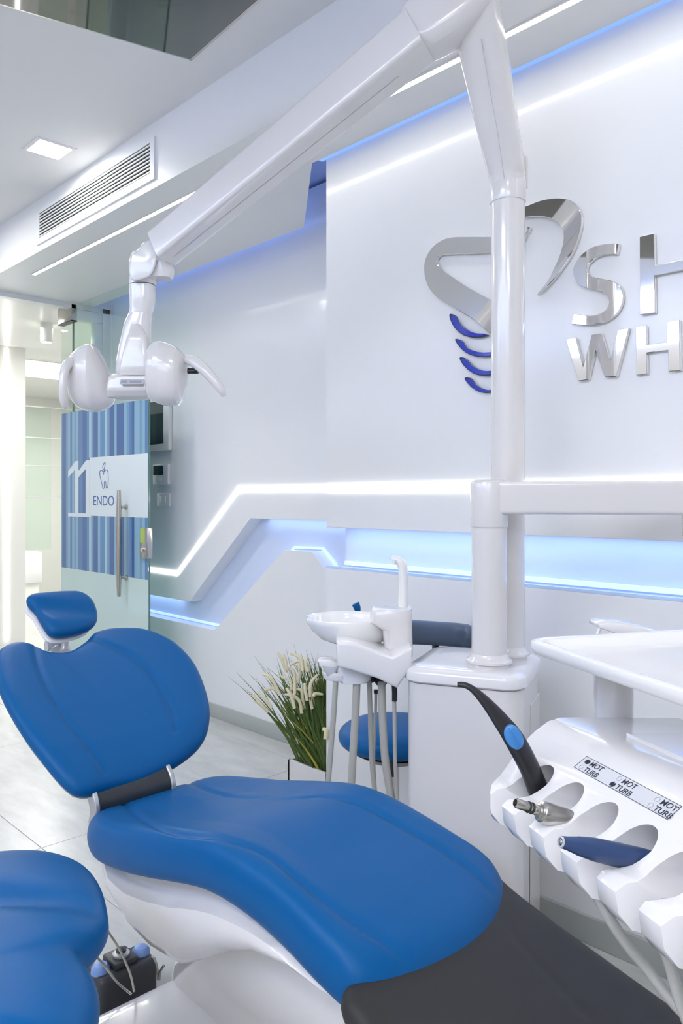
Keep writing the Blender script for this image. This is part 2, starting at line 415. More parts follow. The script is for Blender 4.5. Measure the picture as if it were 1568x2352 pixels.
struct('baseboard_left', boxm((XL - .012, 2.36, 0), (XL + .001, 4.75, .075), .003), BASEB)
# white led line across both walls
tag(strip('led_line', [(XL, 4.75, .763), (XL, 3.955, .757), (XL, *yz(547, 1123)), (XL, 2.15, 1.240)], .020, LED, 'bright white light line bending up across the far glossy wall', .005), None)
strip('led_line', [(XR, 2.12, 1.2325), (XR, -2.4, 1.2325)], .021, LED, 'straight bright white light line across the logo panel', .005)
# ceiling slot light
a, b = (1.752, -2.3), (1.752, 4.30)
t = thing('ceiling_slot_light', 'long thin white slot light set into the dropped ceiling', 'light', (1.752, 1.0, ZC))
link('diffuser', boxm((1.742, -2.3, ZC - .003), (1.762, 4.30, ZC + .01)), LEDC, t)
link('frame', join([boxm((1.7385, -2.3, ZC - .0045), (1.742, 4.304, ZC + .01)), boxm((1.762, -2.3, ZC - .0045), (1.7655, 4.304, ZC + .01)), boxm((1.7385, 4.30, ZC - .0045), (1.7655, 4.304, ZC + .01))]), SOFF, t)

# opposite side of the room: cream wall with a blue lit band near the ceiling
struct('wall_opposite', boxm((-2.1, -2.5, 0), (-2.0, YE, 2.36)), CREAMW)
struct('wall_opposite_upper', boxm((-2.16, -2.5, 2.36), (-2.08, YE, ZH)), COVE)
tag(link('led_strip', boxm((-2.075, -2.4, 2.362), (-2.02, YE - .1, 2.372)), LEDB), 'blue light strip above the cream wall opposite the logo', 'light strip')
# partition with frame and glass, corridor beyond
struct('wall_back', boxm((-3, YE, ZC - .03), (XL + .16, YE + .06, ZH)), SOFF)
tfm = [boxm((2.215, YE + .005, ZC - .085), (XL, YE + .055, ZC - .03)), boxm((2.36, YE + .005, 0), (XL + .01, YE + .055, ZC - .03))]
w1 = struct('window_1', boxm((2.215, YE + .002, ZC - .10), (2.40, YE + .055, ZC - .03), .004), FRAME)
link('window_frame', boxm((2.345, YE + .0, 0), (2.40, YE + .058, ZC - .10), .004), FRAME, w1)
link('pane', boxm((2.215, YE + .02, 0), (2.345, YE + .03, ZC - .10)), GLASS, w1)
link('glass_edge', boxm((2.208, YE + .018, 0), (2.215, YE + .032, ZC - .03)), GEDGE, w1)
struct('wall_back_side', boxm((2.40, YE, 0), (XL + .16, YE + .06, ZC)), SOFF)
struct('corridor_ceiling', boxm((-1.5, YE + .06, ZC), (4.5, 11, ZC + .08)), CORR)
struct('corridor_wall', boxm((-1.0, 6.5, 0), (2.58, 6.62, ZC)), CORR)
struct('corridor_wall_side', boxm((4.4, YE + .06, 0), (4.5, 11, ZC)), CORR)
struct('corridor_wall_end', boxm((2.4, 9.6, 0), (4.5, 9.7, ZC)), CORR)
struct('corridor_wall_near', boxm((XL + .16, YE, 0), (4.5, YE + .06, ZC)), CORR)
struct('corridor_floor', boxm((-1.5, 8.4, -.03), (4.5, 11, .001)), TILE)
p1 = ony(15, 1478, 6.5)
tag(link('led_line', boxm((p1.x - .012, 6.494, .03), (p1.x + .012, 6.5, ZC - .02)), LED), 'vertical white light line on the corridor wall', 'light strip')
# corridor spot
c0 = P(107, 775, 5.55)
t = thing('ceiling_spotlight', 'white cylindrical spotlight on the corridor ceiling', 'light', (c0.x, c0.y, ZC))
link('housing', lathe([(.042, 0), (.042, -.13), (.036, -.134), (.034, -.12)], (c0.x, c0.y, ZC)), CORR, t)
link('lens', lathe([(.034, -.126), (.034, -.131)], (c0.x, c0.y, ZC)), LAMPM, t)
t = thing('ceiling_light_panel', 'bright rectangular light panel on the far corridor ceiling', 'light', (3.1, 7.6, ZC))
link('diffuser', boxm((2.65, 7.0, ZC - .012), (3.6, 7.9, ZC - .004)), LAMPM, t)
link('frame', boxm((2.62, 6.97, ZC - .009), (3.63, 7.93, ZC)), CORR, t)
area('entrance_lamp', (1.0, 4.2, ZH - .03), .3, 10, (1, .985, .955))  # bare area light before the partition, no fixture drawn
area('corridor_lamp', (2.2, 5.7, ZC - .03), .5, 14, (1, .98, .93))
area('corridor_lamp', (3.1, 7.6, ZC - .03), .8, 24, (1, .98, .93))
# far glass screen and cabinet in the corridor
t = thing('glass_screen', 'glass screen with thin dark joints at the far end of the corridor', 'screen', (3.0, 8.6, 0))
link('pane', boxm((2.58, 8.6, .62), (3.15, 8.61, 2.2)), GLASS, t)
link('pane', boxm((3.16, 8.6, .62), (3.7, 8.61, 2.2)), GLASS, t)
for z in (2.2, 1.86, 1.55, 1.2): link('rail', boxm((2.55, 8.595, z - .006), (4.3, 8.615, z + .006)), ALU, t)
link('rail', boxm((3.15, 8.595, .62), (3.16, 8.615, 2.2)), ALU, t)
t = thing('low_cabinet', 'low grey-topped cabinet far along the corridor', 'cabinet', (3.1, 8.4, 0))
link('body', boxm((2.62, 8.2, .0), (3.4, 8.55, .30), .004), CORR, t)
link('counter_top', boxm((2.60, 8.18, .30), (3.42, 8.57, .62), .006), FRAME, t)
tag(link('waste_bin', lathe([(.06, 0), (.075, .24), (.072, .245), (.06, .02)], (2.68, 8.05, 0), 24), mat('brown_bin', (.09, .08, .06), .5, noise=.1)), 'small dark bin in front of the far corridor cabinet', 'bin')

# ------------------------------------------------------------ downlight fixtures
for i, (x, y) in enumerate(DOWNLIGHTS):
    t = thing('downlight', ['square recessed downlight glowing in the ceiling before the air grille', 'square ceiling downlight nearest the viewpoint', 'square ceiling downlight beside the cream wall opposite'][i], 'light', (x, y, ZH), 0, 'square ceiling downlights')
    link('frame', join([boxm((x - .085, y - .085, ZH - .004), (x + .085, y - .07, ZH)), boxm((x - .085, y + .07, ZH - .004), (x + .085, y + .085, ZH)), boxm((x - .085, y - .07, ZH - .004), (x - .07, y + .07, ZH)), boxm((x + .07, y - .07, ZH - .004), (x + .085, y + .07, ZH))]), CEIL, t)
    link('diffuser', boxm((x - .07, y - .07, ZH - .002), (x + .07, y + .07, ZH + .004)), LAMPM, t)

for i, (x, y) in enumerate(ADDED_PANELS):
    t = thing('ceiling_panel', ['large white light panel in the ceiling over the open floor', 'large white light panel in the ceiling furthest behind the viewpoint'][i], 'light', (x, y, ZH))  # fixtures for the added fill panels
    link('frame', join([boxm((x - .32, y - .62, ZH - .006), (x - .30, y + .62, ZH)), boxm((x + .30, y - .62, ZH - .006), (x + .32, y + .62, ZH)), boxm((x - .30, y - .62, ZH - .006), (x + .30, y - .60, ZH)), boxm((x - .30, y + .60, ZH - .006), (x + .30, y + .62, ZH))]), CEIL, t)
    link('diffuser', boxm((x - .30, y - .60, ZH - .003), (x + .30, y + .60, ZH)), mat('panel_diffuser', (1, 1, 1), .5, emit=(1, .985, .96), es=3), t)
# ------------------------------------------------------------ air grille on the soffit face
y0, y1 = 3.90, 2.76; z0, z1 = 2.462, 2.632
t = thing('air_vent', 'long white air conditioning grille with dark slots on the soffit face', 'vent', (XS, (y0 + y1) / 2, z0))
link('frame', join([boxm((XS - .008, y1, z0), (XS, y0, z0 + .03)), boxm((XS - .008, y1, z1 - .018), (XS, y0, z1)), boxm((XS - .008, y1, z0 + .03), (XS, y1 + .03, z1 - .018)), boxm((XS - .008, y0 - .03, z0 + .03), (XS, y0, z1 - .018))]), FRAME, t)
link('back_plate', boxm((XS - .001, y1 + .02, z0 + .02), (XS + .004, y0 - .02, z1 - .01)), VENTD, t)
zs = z0 + .030; n = 8; pitch = (z1 - .018 - zs) / n
sm = boxm((-.006, y1 + .03, -.0036), (0, y0 - .03, .0036), .0015, 1)
for k in range(n):
    m_ = sm.copy(); m_.transform(Matrix.Translation((XS - .001, 0, zs + pitch * (k + .5))) @ Matrix.Identity(4)); link('slat', m_, FRAME, t)

# ------------------------------------------------------------ television
A = onz(440, 139, 2.45); dA = Vector((-.493, .117, 0)).normalized(); dB = Vector((-.112, -.47, -.09)); dB = (dB - dA * dB.dot(dA)).normalized()
nT = dA.cross(dB).normalized()
if nT.z > 0: nT = -nT
t = thing('television', 'flat black television hung face down under the ceiling', 'television', (A.x, A.y, A.z))
w_, h_ = 1.05, .62
def tv(u, v, k): return A + dA * u + dB * v + nT * k
link('body', prism([tv(0, 0, 0), tv(w_, 0, 0), tv(w_, h_, 0), tv(0, h_, 0)], -nT * .028, .003), BLACK, t)
link('bezel', join([prism([tv(a, b, .001) for a, b in q], -nT * .0022) for q in (
    [(0, 0), (w_, 0), (w_, .008), (0, .008)], [(0, h_ - .012), (w_, h_ - .012), (w_, h_), (0, h_)], [(0, 0), (.008, 0), (.008, h_), (0, h_)], [(w_ - .008, 0), (w_, 0), (w_, h_), (w_ - .008, h_)])]), STEEL, t)
link('screen', prism([tv(.01, .01, .002), tv(w_ - .01, .01, .002), tv(w_ - .01, h_ - .014, .002), tv(.01, h_ - .014, .002)], -nT * .003), TVM, t)
cT = tv(w_ / 2, h_ / 2, -.02)
link('ceiling_mount', tube([cT, (cT.x, cT.y, ZH + .002)], .025, 20, smooth=False), WHITE, t)

# ------------------------------------------------------------ glass door
XD = 2.2; yd0, yd1 = 3.845, 4.955
t = thing('glass_door', 'open glass door with striped blue film numbered 11 and a long steel handle', 'door', (XD, 4.78, 0))
link('glass_panel', boxm((XD, yd0, .01), (XD + .01, yd1, ZC - .012), .001, 1), GLASS, t)
link('glass_edge', boxm((XD - .0004, yd0 - .0006, .01), (XD + .0104, yd0 + .0012, ZC - .012)), GEDGE, t)
link('striped_film', boxm((XD - .0014, yd0 + .004, .745), (XD - .0006, yd1, 1.742)), STRIPE, t)
link('frosted_film', boxm((XD - .0012, yd0 + .002, .012), (XD - .0006, yd1, .745)), FROST, t)
XF = XD - .0016
sgn = link('sign_panel', boxm((XF - .0004, yd0 + .006, 1.087), (XF, 4.557, 1.442)), FILMW, t)
def dp(px, py): p = onx(px, py, XF); return (p.y, p.z)
def flat(name, poly, m, parent, x=None, th=.0005):
    xx = XF - .0006 if x is None else x
    return link(name, prism([(xx, a, b) for a, b in poly], (-th, 0, 0)), m, parent, smooth=0)
link('numeral_outline', boxm((XF - .0006, 4.551, 1.087), (XF - .0001, 4.563, 1.442)), INKB, t)
def sgnp(L): return [(4.85 - a, b) for a, b in L]
one = lambda o: sgnp([(o + .10, 1.10), (o + .10, 1.375), (o, 1.325), (o, 1.365), (o + .105, 1.428), (o + .150, 1.428), (o + .150, 1.10)])
flat('numeral_one', one(.0), FILMW, t); flat('numeral_one', one(.15), FILMW, t)
flat('numeral_base', sgnp([(.0, 1.078), (.0, 1.10), (.318, 1.10), (.318, 1.078)]), FILMW, t)
text('lettering', 'ENDO', .085, frame_mtx((XF - .0008, 4.505, 1.150), (0, -1, 0), (0, 0, 1)), INKB, t, .0002, sx=1.12)
tooth = [(229, 1085), (231, 1098), (234, 1110), (237, 1122), (240, 1119), (240, 1107), (243, 1107), (244, 1119), (247, 1121), (249, 1108), (249, 1095), (248, 1083), (244, 1079), (238, 1083), (233, 1080)]
tp = [(XF - .0008, *dp(a, b)) for a, b in tooth]
link('tooth_emblem', tube(tp + tp[:2], .0022, 6, 4), INKB, t)
link('file_emblem', tube([(XF - .0008, *dp(a, b)) for a, b in [(238, 1090), (240, 1076), (242, 1064), (239, 1064), (236, 1074), (238, 1078)]], .0022, 6, 4), INKB, t)
hx = XD - .05; hy = onx(273, 1250, hx).y
hd = link('handle', tube([(hx, hy, 1.24), (hx, hy, 1.10), (hx, hy, .93), (hx, hy, .77), (hx, hy, .637)], [.0105, .0155, .0175, .0155, .0105], 20), STEEL, t)
for z in (1.143, .741):
    link('standoff', lathe([(.007, 0), (.007, .035), (.014, .036), (.016, .042), (.016, .05)], (hx, hy, z), 20, (1, 0, 0)), STEEL, hd)
lk = link('lock', boxm((XD - .012, yd0 - .002, .862), (XD + .022, yd0 + .075, 1.032), .002), STEEL, t)
link('keyhole', lathe([(.012, 0), (.012, .012), (.009, .014)], (XD - .012, yd0 + .035, .91), 20, (-1, 0, 0)), CHROME, lk)
link('lock_plate', boxm((XD - .0125, yd0 + .02, .95), (XD - .0118, yd0 + .07, 1.028)), mat('lime_reflection_plate', (.42, .58, .12), .3, metal=.3, noise=.05), lk)  # lime reflection on the steel lock, put into a thin plate's colour
pf = link('patch_fitting', boxm((XD - .014, 4.78, ZC - .105), (XD + .024, 4.975, ZC - .002), .003), STEEL, t)
link('fitting_strip', boxm((XD - .0155, 4.78, ZC - .112), (XD + .026, 4.975, ZC - .105)), BLACK, pf)

# ------------------------------------------------------------ wall devices
def dev(px0, py0, px1, py1, x=XL):
    a = onx(px0, py0, x); b = onx(px1, py1, x); return a.y, b.y, b.z, a.z    # far y, near y, low z, high z
t = thing('intercom_screen', 'white framed wall screen behind the glass door edge', 'screen', (XL, 4.2, 1.47))
ya, yb, za, zb = 4.40, onx(390, 1035, XL - .02).y, 1.475, 1.80
link('frame', boxm((XL - .03, yb, za), (XL, ya, zb), .008), WHITE, t)
link('screen', boxm((XL - .0315, yb + .055, za + .04), (XL - .029, ya - .02, zb - .03)), SCREEN, t)
t = thing('thermostat', 'white wall thermostat with a small dark display', 'thermostat', (XL, 4.1, 1.28))
ya, yb, za, zb = dev(357, 1067, 392, 1112)
link('body', boxm((XL - .02, yb, za), (XL, ya, zb), .004), WHITE, t)
link('display', boxm((XL - .0215, yb + .05, za + .055), (XL - .0195, ya - .01, zb - .01)), SCREEN, t)
link('button', lathe([(.012, 0), (.012, .003), (.009, .004)], (XL - .02, yb + .08, za + .03), 20, (-1, 0, 0)), FRAME, t)
t = thing('light_switch', 'square white light switch under the thermostat', 'switch', (XL, 4.1, 1.14))
ya, yb, za, zb = dev(363, 1133, 392, 1163)
link('plate', boxm((XL - .009, yb, za), (XL, ya, zb), .003), WHITE, t)
link('rocker', boxm((XL - .013, yb + .04, za + .02), (XL - .008, ya - .04, zb - .018), .002), WHITE, t)

# ------------------------------------------------------------ wall sign on the logo panel
t = thing('wall_sign', 'mirror-chrome letters and tooth emblem with blue crescents on the glossy panel', 'sign', (XR, .8, 1.5))
XO = XR - .014
def sp(L): return [onx(a, b, XO) for a, b in L]
def letter(name, L, m=CHROME, th=.012, curved=False, bev=.0012):
    q = sp(L)
    if curved: q = spline(q, 5, True)
    return link(name, prism(q, (th, 0, 0), bev, 1), m, t, smooth=20)
def zl(L, ox=1280, oy=500, s=5.444): return [(ox + a / s, oy + b / s) for a, b in L]
def zs_(L): return zl(L, 950, 430, 3.824)
# S: centre line band
def band(outer, inner, name):
    o = spline([(a, b, 0) for a, b in outer], 6); i = spline([(a, b, 0) for a, b in inner], 6)
    L = [(p.x, p.y) for p in o] + [(p.x, p.y) for p in reversed(i)]
    return letter(name, L, bev=.001)
band(zl([(765, 325), (620, 325), (440, 365), (290, 470), (205, 600), (195, 700), (240, 810), (340, 875), (460, 900), (560, 930), (625, 990), (640, 1070), (600, 1150), (510, 1205), (400, 1225), (290, 1215), (205, 1200)]),
     zl([(740, 455), (620, 455), (510, 480), (420, 540), (365, 620), (375, 690), (440, 740), (560, 765), (680, 790), (770, 850), (815, 960), (800, 1080), (735, 1200), (620, 1290), (480, 1330), (320, 1340), (172, 1325)]), 'letter_S')
letter('letter_H', zl([(1022, 238), (1205, 192), (1212, 600), (1600, 515), (1600, 85), (1790, 40), (1790, 1120), (1600, 1150), (1600, 645), (1212, 720), (1218, 1185), (1030, 1212)]))
letter('letter_W', zl([(105, 1525), (225, 1502), (318, 1860), (425, 1465), (548, 1447), (655, 1800), (755, 1400), (890, 1380), (735, 1985), (590, 1992), (470, 1650), (385, 2025), (258, 2042)]))
letter('letter_H', zl([(978, 1362), (1108, 1348), (1108, 1590), (1370, 1555), (1370, 1305), (1522, 1278), (1532, 1910), (1385, 1922), (1378, 1655), (1112, 1692), (1118, 1950), (982, 1970)]))
sw1o = zs_([(1015, 355), (990, 400), (900, 420), (780, 430), (660, 436), (480, 436), (300, 445), (180, 510), (105, 620), (90, 740), (120, 860), (190, 955), (290, 1025), (400, 1085), (520, 1160), (600, 1225), (680, 1300), (760, 1390)])
sw1i = zs_([(1000, 352), (960, 470), (880, 530), (780, 560), (670, 572), (520, 583), (380, 586), (250, 595), (205, 620), (200, 665), (250, 730), (330, 785), (440, 860), (560, 930), (680, 995), (780, 1065), (850, 1160), (800, 1400)])
band(sw1o, sw1i, 'emblem_swoosh')
sw2o = zs_([(800, 260), (900, 200), (1000, 160), (1120, 115), (1250, 96), (1360, 110), (1430, 160), (1468, 240), (1465, 350), (1430, 480), (1370, 610), (1280, 740), (1180, 860), (1078, 950)])
sw2i = zs_([(820, 310), (900, 275), (985, 262), (1100, 255), (1200, 272), (1270, 315), (1310, 390), (1310, 480), (1285, 580), (1240, 690), (1180, 810), (1120, 890), (1078, 948)])
band(sw2o, sw2i, 'emblem_swoosh')
for L in ([(310, 1120), (355, 1125), (400, 1200), (490, 1265), (570, 1290), (645, 1295), (600, 1318), (500, 1318), (410, 1285), (340, 1210)],
          [(360, 1338), (410, 1342), (455, 1405), (530, 1440), (620, 1455), (740, 1450), (690, 1485), (590, 1490), (490, 1470), (410, 1415)],
          [(400, 1500), (445, 1500), (500, 1560), (570, 1600), (650, 1618), (740, 1612), (700, 1645), (610, 1655), (520, 1635), (440, 1570)],
          [(445, 1675), (490, 1675), (530, 1725), (590, 1765), (660, 1785), (730, 1782), (690, 1802), (600, 1805), (520, 1770), (465, 1715)]):
    q = spline(sp(zs_(L)), 5, True); c = sum(q, Vector()) / len(q)
    cr = link('emblem_crescent', prism(q, (.010, 0, 0), .0008, 1), CREST, t, smooth=20)
    q2 = [c + (p - c) * .88 for p in q]; q2 = [Vector((XO - .0015, c.y + (p.y - c.y) * 1.0, p.z + (0))) for p in q2]
    cm = sum(q2, Vector()) / len(q2)
    link('crescent_face', prism([Vector((p.x, p.y, p.z)) for p in inset(q2, .004)] if False else q2, (.003, 0, 0)), CRES, cr, smooth=0)

# ------------------------------------------------------------ patient chair
YS = [.20, .50, .70, .82, .99, 1.157, 1.3, 1.48, 1.65, 1.8]; ZS = [.40, .45, .492, .525, .568, .585, .56, .512, .475, .465]
def seatz(y): return interp(y, YS, ZS)
ST = .09
def seat_map(u, v, h): return Vector((u, v, seatz(v) - ST / 2 + h + .35 * max(0, (v - 1.35)) * max(0, abs(u - 1.0) - .10)))
def sf(p): return seatz(p.y)
chair = thing('dental_chair', 'reclined blue patient chair with charcoal foot section on a white base', 'dental chair', (1.0, 1.2, 0))
seat_o = [(1.205, 1.62), (1.200, 1.40), (1.197, 1.18), (1.200, .95), (1.207, .865), (1.200, .835), (1.17, .805), (1.10, .772), (1.00, .757), (.88, .768), (.802, .800), (.787, .86), (.787, 1.02), (.777, 1.18), (.767, 1.36), (.769, 1.50), (.785, 1.63), (.84, 1.72), (.95, 1.752), (1.08, 1.756), (1.175, 1.72)]
def chart(L, f): return [(lambda p: (p.x, p.y))(onf(a, b, f)) for a, b in L]
seamR = chart([(432, 1796), (520, 1828), (640, 1836), (740, 1830), (830, 1850), (930, 1905), (1060, 1990), (1128, 2042)], sf)
seamL = chart([(285, 1850), (320, 1885), (370, 1910), (440, 1922), (520, 1935), (620, 1975), (700, 2040), (800, 2120), (935, 2195)], sf)
seat = link('seat', pad(seat_o, seat_map, ST, .002, 24, 70, 320, (seamR, seamL), .006, .007, extra=lambda u, v, r: .007 * max(0, min(1, (r - .5) / .3)) * (1 - r ** 20), cen=(.99, 1.25)), BLUE, chair, smooth=60)
# shell under the seat
def shell():
    rings = []
    st = [(1.70, .40, .10), (1.66, .365, .155), (1.58, .33, .185), (1.48, .305, .20), (1.38, .296, .205), (1.30, .302, .205), (1.22, .345, .205), (1.14, .395, .205), (1.05, .432, .20), (.96, .447, .195), (.88, .445, .19), (.82, .443, .175)]
    st2 = []
    for i in range(len(st) - 1):
        for k in range(4):
            s = k / 4; st2.append(tuple(st[i][j] * (1 - s) + st[i + 1][j] * s for j in range(3)))
    st2.append(st[-1])
    for y, zb, w_ in st2:
        zt_ = seatz(y) - ST + .02; zb = min(zb, zt_ - .02); H = zt_ - zb; c = .985
        mid = zb + H * (.55 + .1 * math.sin((y - 1.0) * 6))
        hs = [(w_ - .040, zt_), (w_ - .038, mid + H * .14), (w_ - .032, mid + H * .07), (w_ - .004, mid), (w_, mid - H * .12), (w_ - .002, zb + H * .28), (w_ - .012, zb + H * .12), (w_ - .035, zb + .003), (w_ - .06, zb)]
        rings.append([Vector((c + a, y, z)) for a, z in hs] + [Vector((c - a, y, z)) for a, z in reversed(hs)])
    return loft(rings)
sh = link('underside_shell', shell(), CREAM, chair, smooth=50)
# pedestal
def ped():
    rings = []
    for z, x0, x1, ya, yb in ((.085, .955, 1.12, 1.60, .72), (.14, .935, 1.125, 1.56, .70), (.22, .90, 1.135, 1.46, .68), (.30, .862, 1.14, 1.36, .66), (.36, .855, 1.14, 1.31, .70), (.42, .86, 1.13, 1.24, .84)):
        c = Vector(((x0 + x1) / 2, (ya + yb) / 2, z)); rings.append(superring(c, Vector((1, 0, 0)), Vector((0, 1, 0)), (x1 - x0) / 2, (ya - yb) / 2, 9, 64))
    return loft(rings)
link('pedestal', ped(), CREAM, chair, smooth=50)
def rrect(x0, x1, y0, y1, r, z, n=8):
    out = []
    for cx, cy, a0 in ((x1 - r, y1 - r, 0), (x0 + r, y1 - r, 90), (x0 + r, y0 + r, 180), (x1 - r, y0 + r, 270)):
        for k in range(n + 1):
            a = math.radians(a0 + 90 * k / n); out.append(Vector((cx + r * math.cos(a), cy + r * math.sin(a), z)))
    return out
link('base_plate', loft([rrect(.73, 1.30, .55, 1.585, .05, .0), rrect(.73, 1.30, .55, 1.585, .05, .075), rrect(.737, 1.293, .557, 1.578, .045, .086), rrect(.75, 1.28, .57, 1.565, .035, .09)]), WHITE, chair, smooth=40)
# footrest
def foot_map(u, v, h): return Vector((u, v, seatz(v) - .004 * 0 - .050 + h))
foot_o = [(1.20, .90), (1.204, .80), (1.20, .60), (1.185, .40), (1.16, .25), (1.08, .19), (.96, .18), (.86, .20), (.79, .27), (.762, .40), (.755, .60), (.760, .77), (.775, .815), (.83, .84), (.90, .90), (1.05, .92)]
link('foot_section', pad(foot_o, foot_map, .06, .0, 16, 34, 180, (chart([(1170, 2110), (1290, 2240), (1400, 2352)], sf),), .002, .004, cen=(.98, .55)), DARKPAD, chair, smooth=60)
link('foot_frame', loft([rrect(.82, 1.14, .24, 1.0, .05, .36), rrect(.82, 1.14, .24, 1.0, .05, .40)][:0] or [[Vector((x, y, seatz(y) + dz)) for x, y, dz in q] for q in ([(.83, .28, -.10), (1.13, .28, -.10), (1.13, .95, -.11), (.83, .95, -.11)], [(.80, .25, -.07), (1.16, .25, -.07), (1.16, .95, -.07), (.80, .95, -.07)])]), CREAM, chair)
# backrest
SL = math.atan(.558); bu = Vector((0, math.cos(SL), math.sin(SL))); bn = Vector((0, -math.sin(SL), math.cos(SL))); B0 = Vector((.99, 1.70, .54))
def bf(p): return .54 + .558 * (p.y - 1.70)
def bchart(L):
    out = []
    for a, b in L:
        p = onf(a, b, bf) - B0; out.append((p.x, p.dot(bu)))
    return out
def bmap(u, v, h): return B0 + Vector((u, 0, 0)) + bu * v + bn * (h - .028 + .45 * u * u - .10 * max(0, .12 - v))
bo_px = [(128, 1490), (165, 1484), (200, 1462), (222, 1443), (265, 1437), (330, 1447), (390, 1478), (440, 1530), (470, 1590), (482, 1645), (472, 1690), (430, 1725), (350, 1762), (260, 1790), (200, 1806), (160, 1798), (105, 1750), (55, 1690), (10, 1615), (-8, 1560), (-6, 1500), (25, 1473), (55, 1470), (85, 1484)]
bo = bchart(bo_px)
bs = [bchart([(198, 1462), (260, 1490), (320, 1528), (368, 1590), (392, 1640), (402, 1682)]), bchart([(78, 1488), (84, 1530), (105, 1585), (150, 1660), (200, 1720), (245, 1770)])]
link('backrest', pad(bo, bmap, .058, .006, 14, 60, 220, bs, .006, .007, cen=(0, .25)), BLUE, chair, smooth=60)
link('back_shell', pad([(u * .92, v * .92 + .02) for u, v in bo], lambda u, v, h: bmap(u, v, h - .036), .03, 0, 8, 16, 90, cen=(0, .25)), SILV, chair, smooth=60)
# hinge link between seat and backrest
def hl(x0, x1, name, m, off=0):
    pr = [(1.79, .535), (1.752, .505), (1.730, .47), (1.735, .43), (1.66, .36), (1.64, .38), (1.70, .44), (1.70, .485), (1.72, .52), (1.77, .550)]
    q = spline([(x0, y + off, z) for y, z in pr], 4, True)
    return link(name, prism(q, (x1 - x0, 0, 0), .002, 1), m, chair)
hl(.845, 1.035, 'hinge_cover', mat('graphite_plastic', (.022, .027, .035), .4, noise=.1)); hl(.833, .845, 'hinge_arm', ALU, -.006); hl(1.035, 1.047, 'hinge_arm', ALU, -.006)
# headrest
H0 = P(148, 1413, 2.33); H0.x = H0.x
hsl = math.radians(34); hu = Vector((0, math.cos(hsl), math.sin(hsl))); hn = Vector((0, -math.sin(hsl), math.cos(hsl)))
def hplane(a, b):
    r = ray(a, b); d = (H0 - CAM).dot(hn) / r.dot(hn); p = CAM + r * d - H0; return (p.x, p.dot(hu))
ho_px = [(66, 1372), (100, 1367), (150, 1364), (185, 1366), (210, 1382), (222, 1408), (220, 1432), (200, 1448), (165, 1458), (132, 1461), (112, 1455), (98, 1436), (80, 1405), (62, 1385)]
ho = [hplane(a, b) for a, b in ho_px]
def hmap(u, v, h): return H0 + Vector((u, 0, 0)) + hu * v + hn * h
def hex_(u, v, r): return -.018 * math.exp(-((v - .0 + .3 * u) / .035) ** 2) * (1 - r ** 4) * .8
hd = link('headrest', pad(ho, hmap, .05, .006, 7, 34, 140, extra=hex_), BLUE, chair, smooth=70)
link('headrest_shell', pad([(u * .93 - .006, v * .93) for u, v in ho], lambda u, v, h: hmap(u, v, h - .03), .022, 0, 6, 14, 80), WHITE, chair, smooth=60)
ya = P(135, 1440, 2.36); yb = P(140, 1500, 2.34)
link('headrest_bracket', join([tube([P(100, 1425, 2.40), P(112, 1450, 2.40), P(122, 1475, 2.38), P(130, 1495, 2.34)], [.008, .011, .014, .016], 12), tube([P(140, 1450, 2.39), P(148, 1475, 2.37), P(150, 1500, 2.33)], [.014, .012, .016], 12), lathe([(.016, -.03), (.016, .03)], P(128, 1482, 2.36), 20, (1, 0, 0))]), SILV, chair)

# ------------------------------------------------------------ foot pedal
f0 = P(290, 2262, 1.86)
ft = thing('foot_pedal', 'black foot control box with pale blue buttons and wire loops on the floor', 'foot pedal', (.90, 1.70, 0), 0)
def fr(mt, name, m, par=ft): o = link(name, mt, m, par, local=True); return o
fb = fr(boxm((-.073, -.045, .0), (.073, .045, .103), .012, 3), 'body', PEDALM)
fr(boxm((-.030, -.030, .102), (.030, .036, .118), .005, 2), 'rocker_plate', PEDALM)
fr(lathe([(.020, .119), (.020, .124), (.014, .127)], (0, 0, 0), 24), 'joystick_ring', ALU)
fr(lathe([(.011, .12), (.012, .132), (.006, .136)], (0, 0, 0), 24), 'joystick', PEDALM)
for sx in (-1, 1): fr(lathe([(.022, .100), (.021, .110), (.015, .118), (.004, .121)], (.052 * sx, .0, 0), 24), 'button', PALEBTN)
for L in ([(200, 2178), (235, 2212), (268, 2255), (302, 2284)], [(248, 2140), (274, 2180), (298, 2235), (308, 2278)], [(350, 2196), (360, 2218), (363, 2250)], [(376, 2218), (368, 2232), (366, 2250)], [(205, 2340), (222, 2342), (240, 2338)]):
    dd = [1.78, 1.77, 1.76, 1.75] if L[0][0] < 300 else [1.80, 1.81, 1.82]
    link('wire_loop', tube([P(a, b, dd[min(i, len(dd) - 1)]) for i, (a, b) in enumerate(L)], .0028, 10), STEEL, ft)

# ------------------------------------------------------------ operator stool (near left)
ZO = .525
def of(p): return ZO
so_px = [(250, 2112), (238, 2150), (205, 2178), (186, 2196), (196, 2216), (218, 2250), (229, 2292), (222, 2345), (180, 2420), (60, 2470)]
top_px = [(-120, 1985), (-40, 1966), (40, 1957), (120, 1960), (190, 1985), (232, 2035)]
oc = [(lambda p: (p.x, p.y))(onz(a, b, ZO)) for a, b in top_px + so_px]
cx = Vector((.30, 1.10, 0))
oc += [(.10, .86), (.0, .98), (-.02, 1.14), (.04, 1.30)]
def om(u, v, h): return Vector((u, v, ZO - .01 + h))
ocen = (.27, 1.12); oc0 = onz(130, 2100, .53)
def oex(u, v, r):
    return -.020 * math.exp(-(((u - oc0.x) * FW.x + (v - oc0.y) * FW.y) / .035) ** 2) * (1 - r ** 6)
stool = thing('operator_stool', 'blue shaped saddle stool seat beside the patient chair', 'stool', (ocen[0], ocen[1], 0))
link('seat', pad(oc, om, .085, .012, 7, 40, 200, extra=oex, cen=ocen), BLUE, stool, smooth=70)
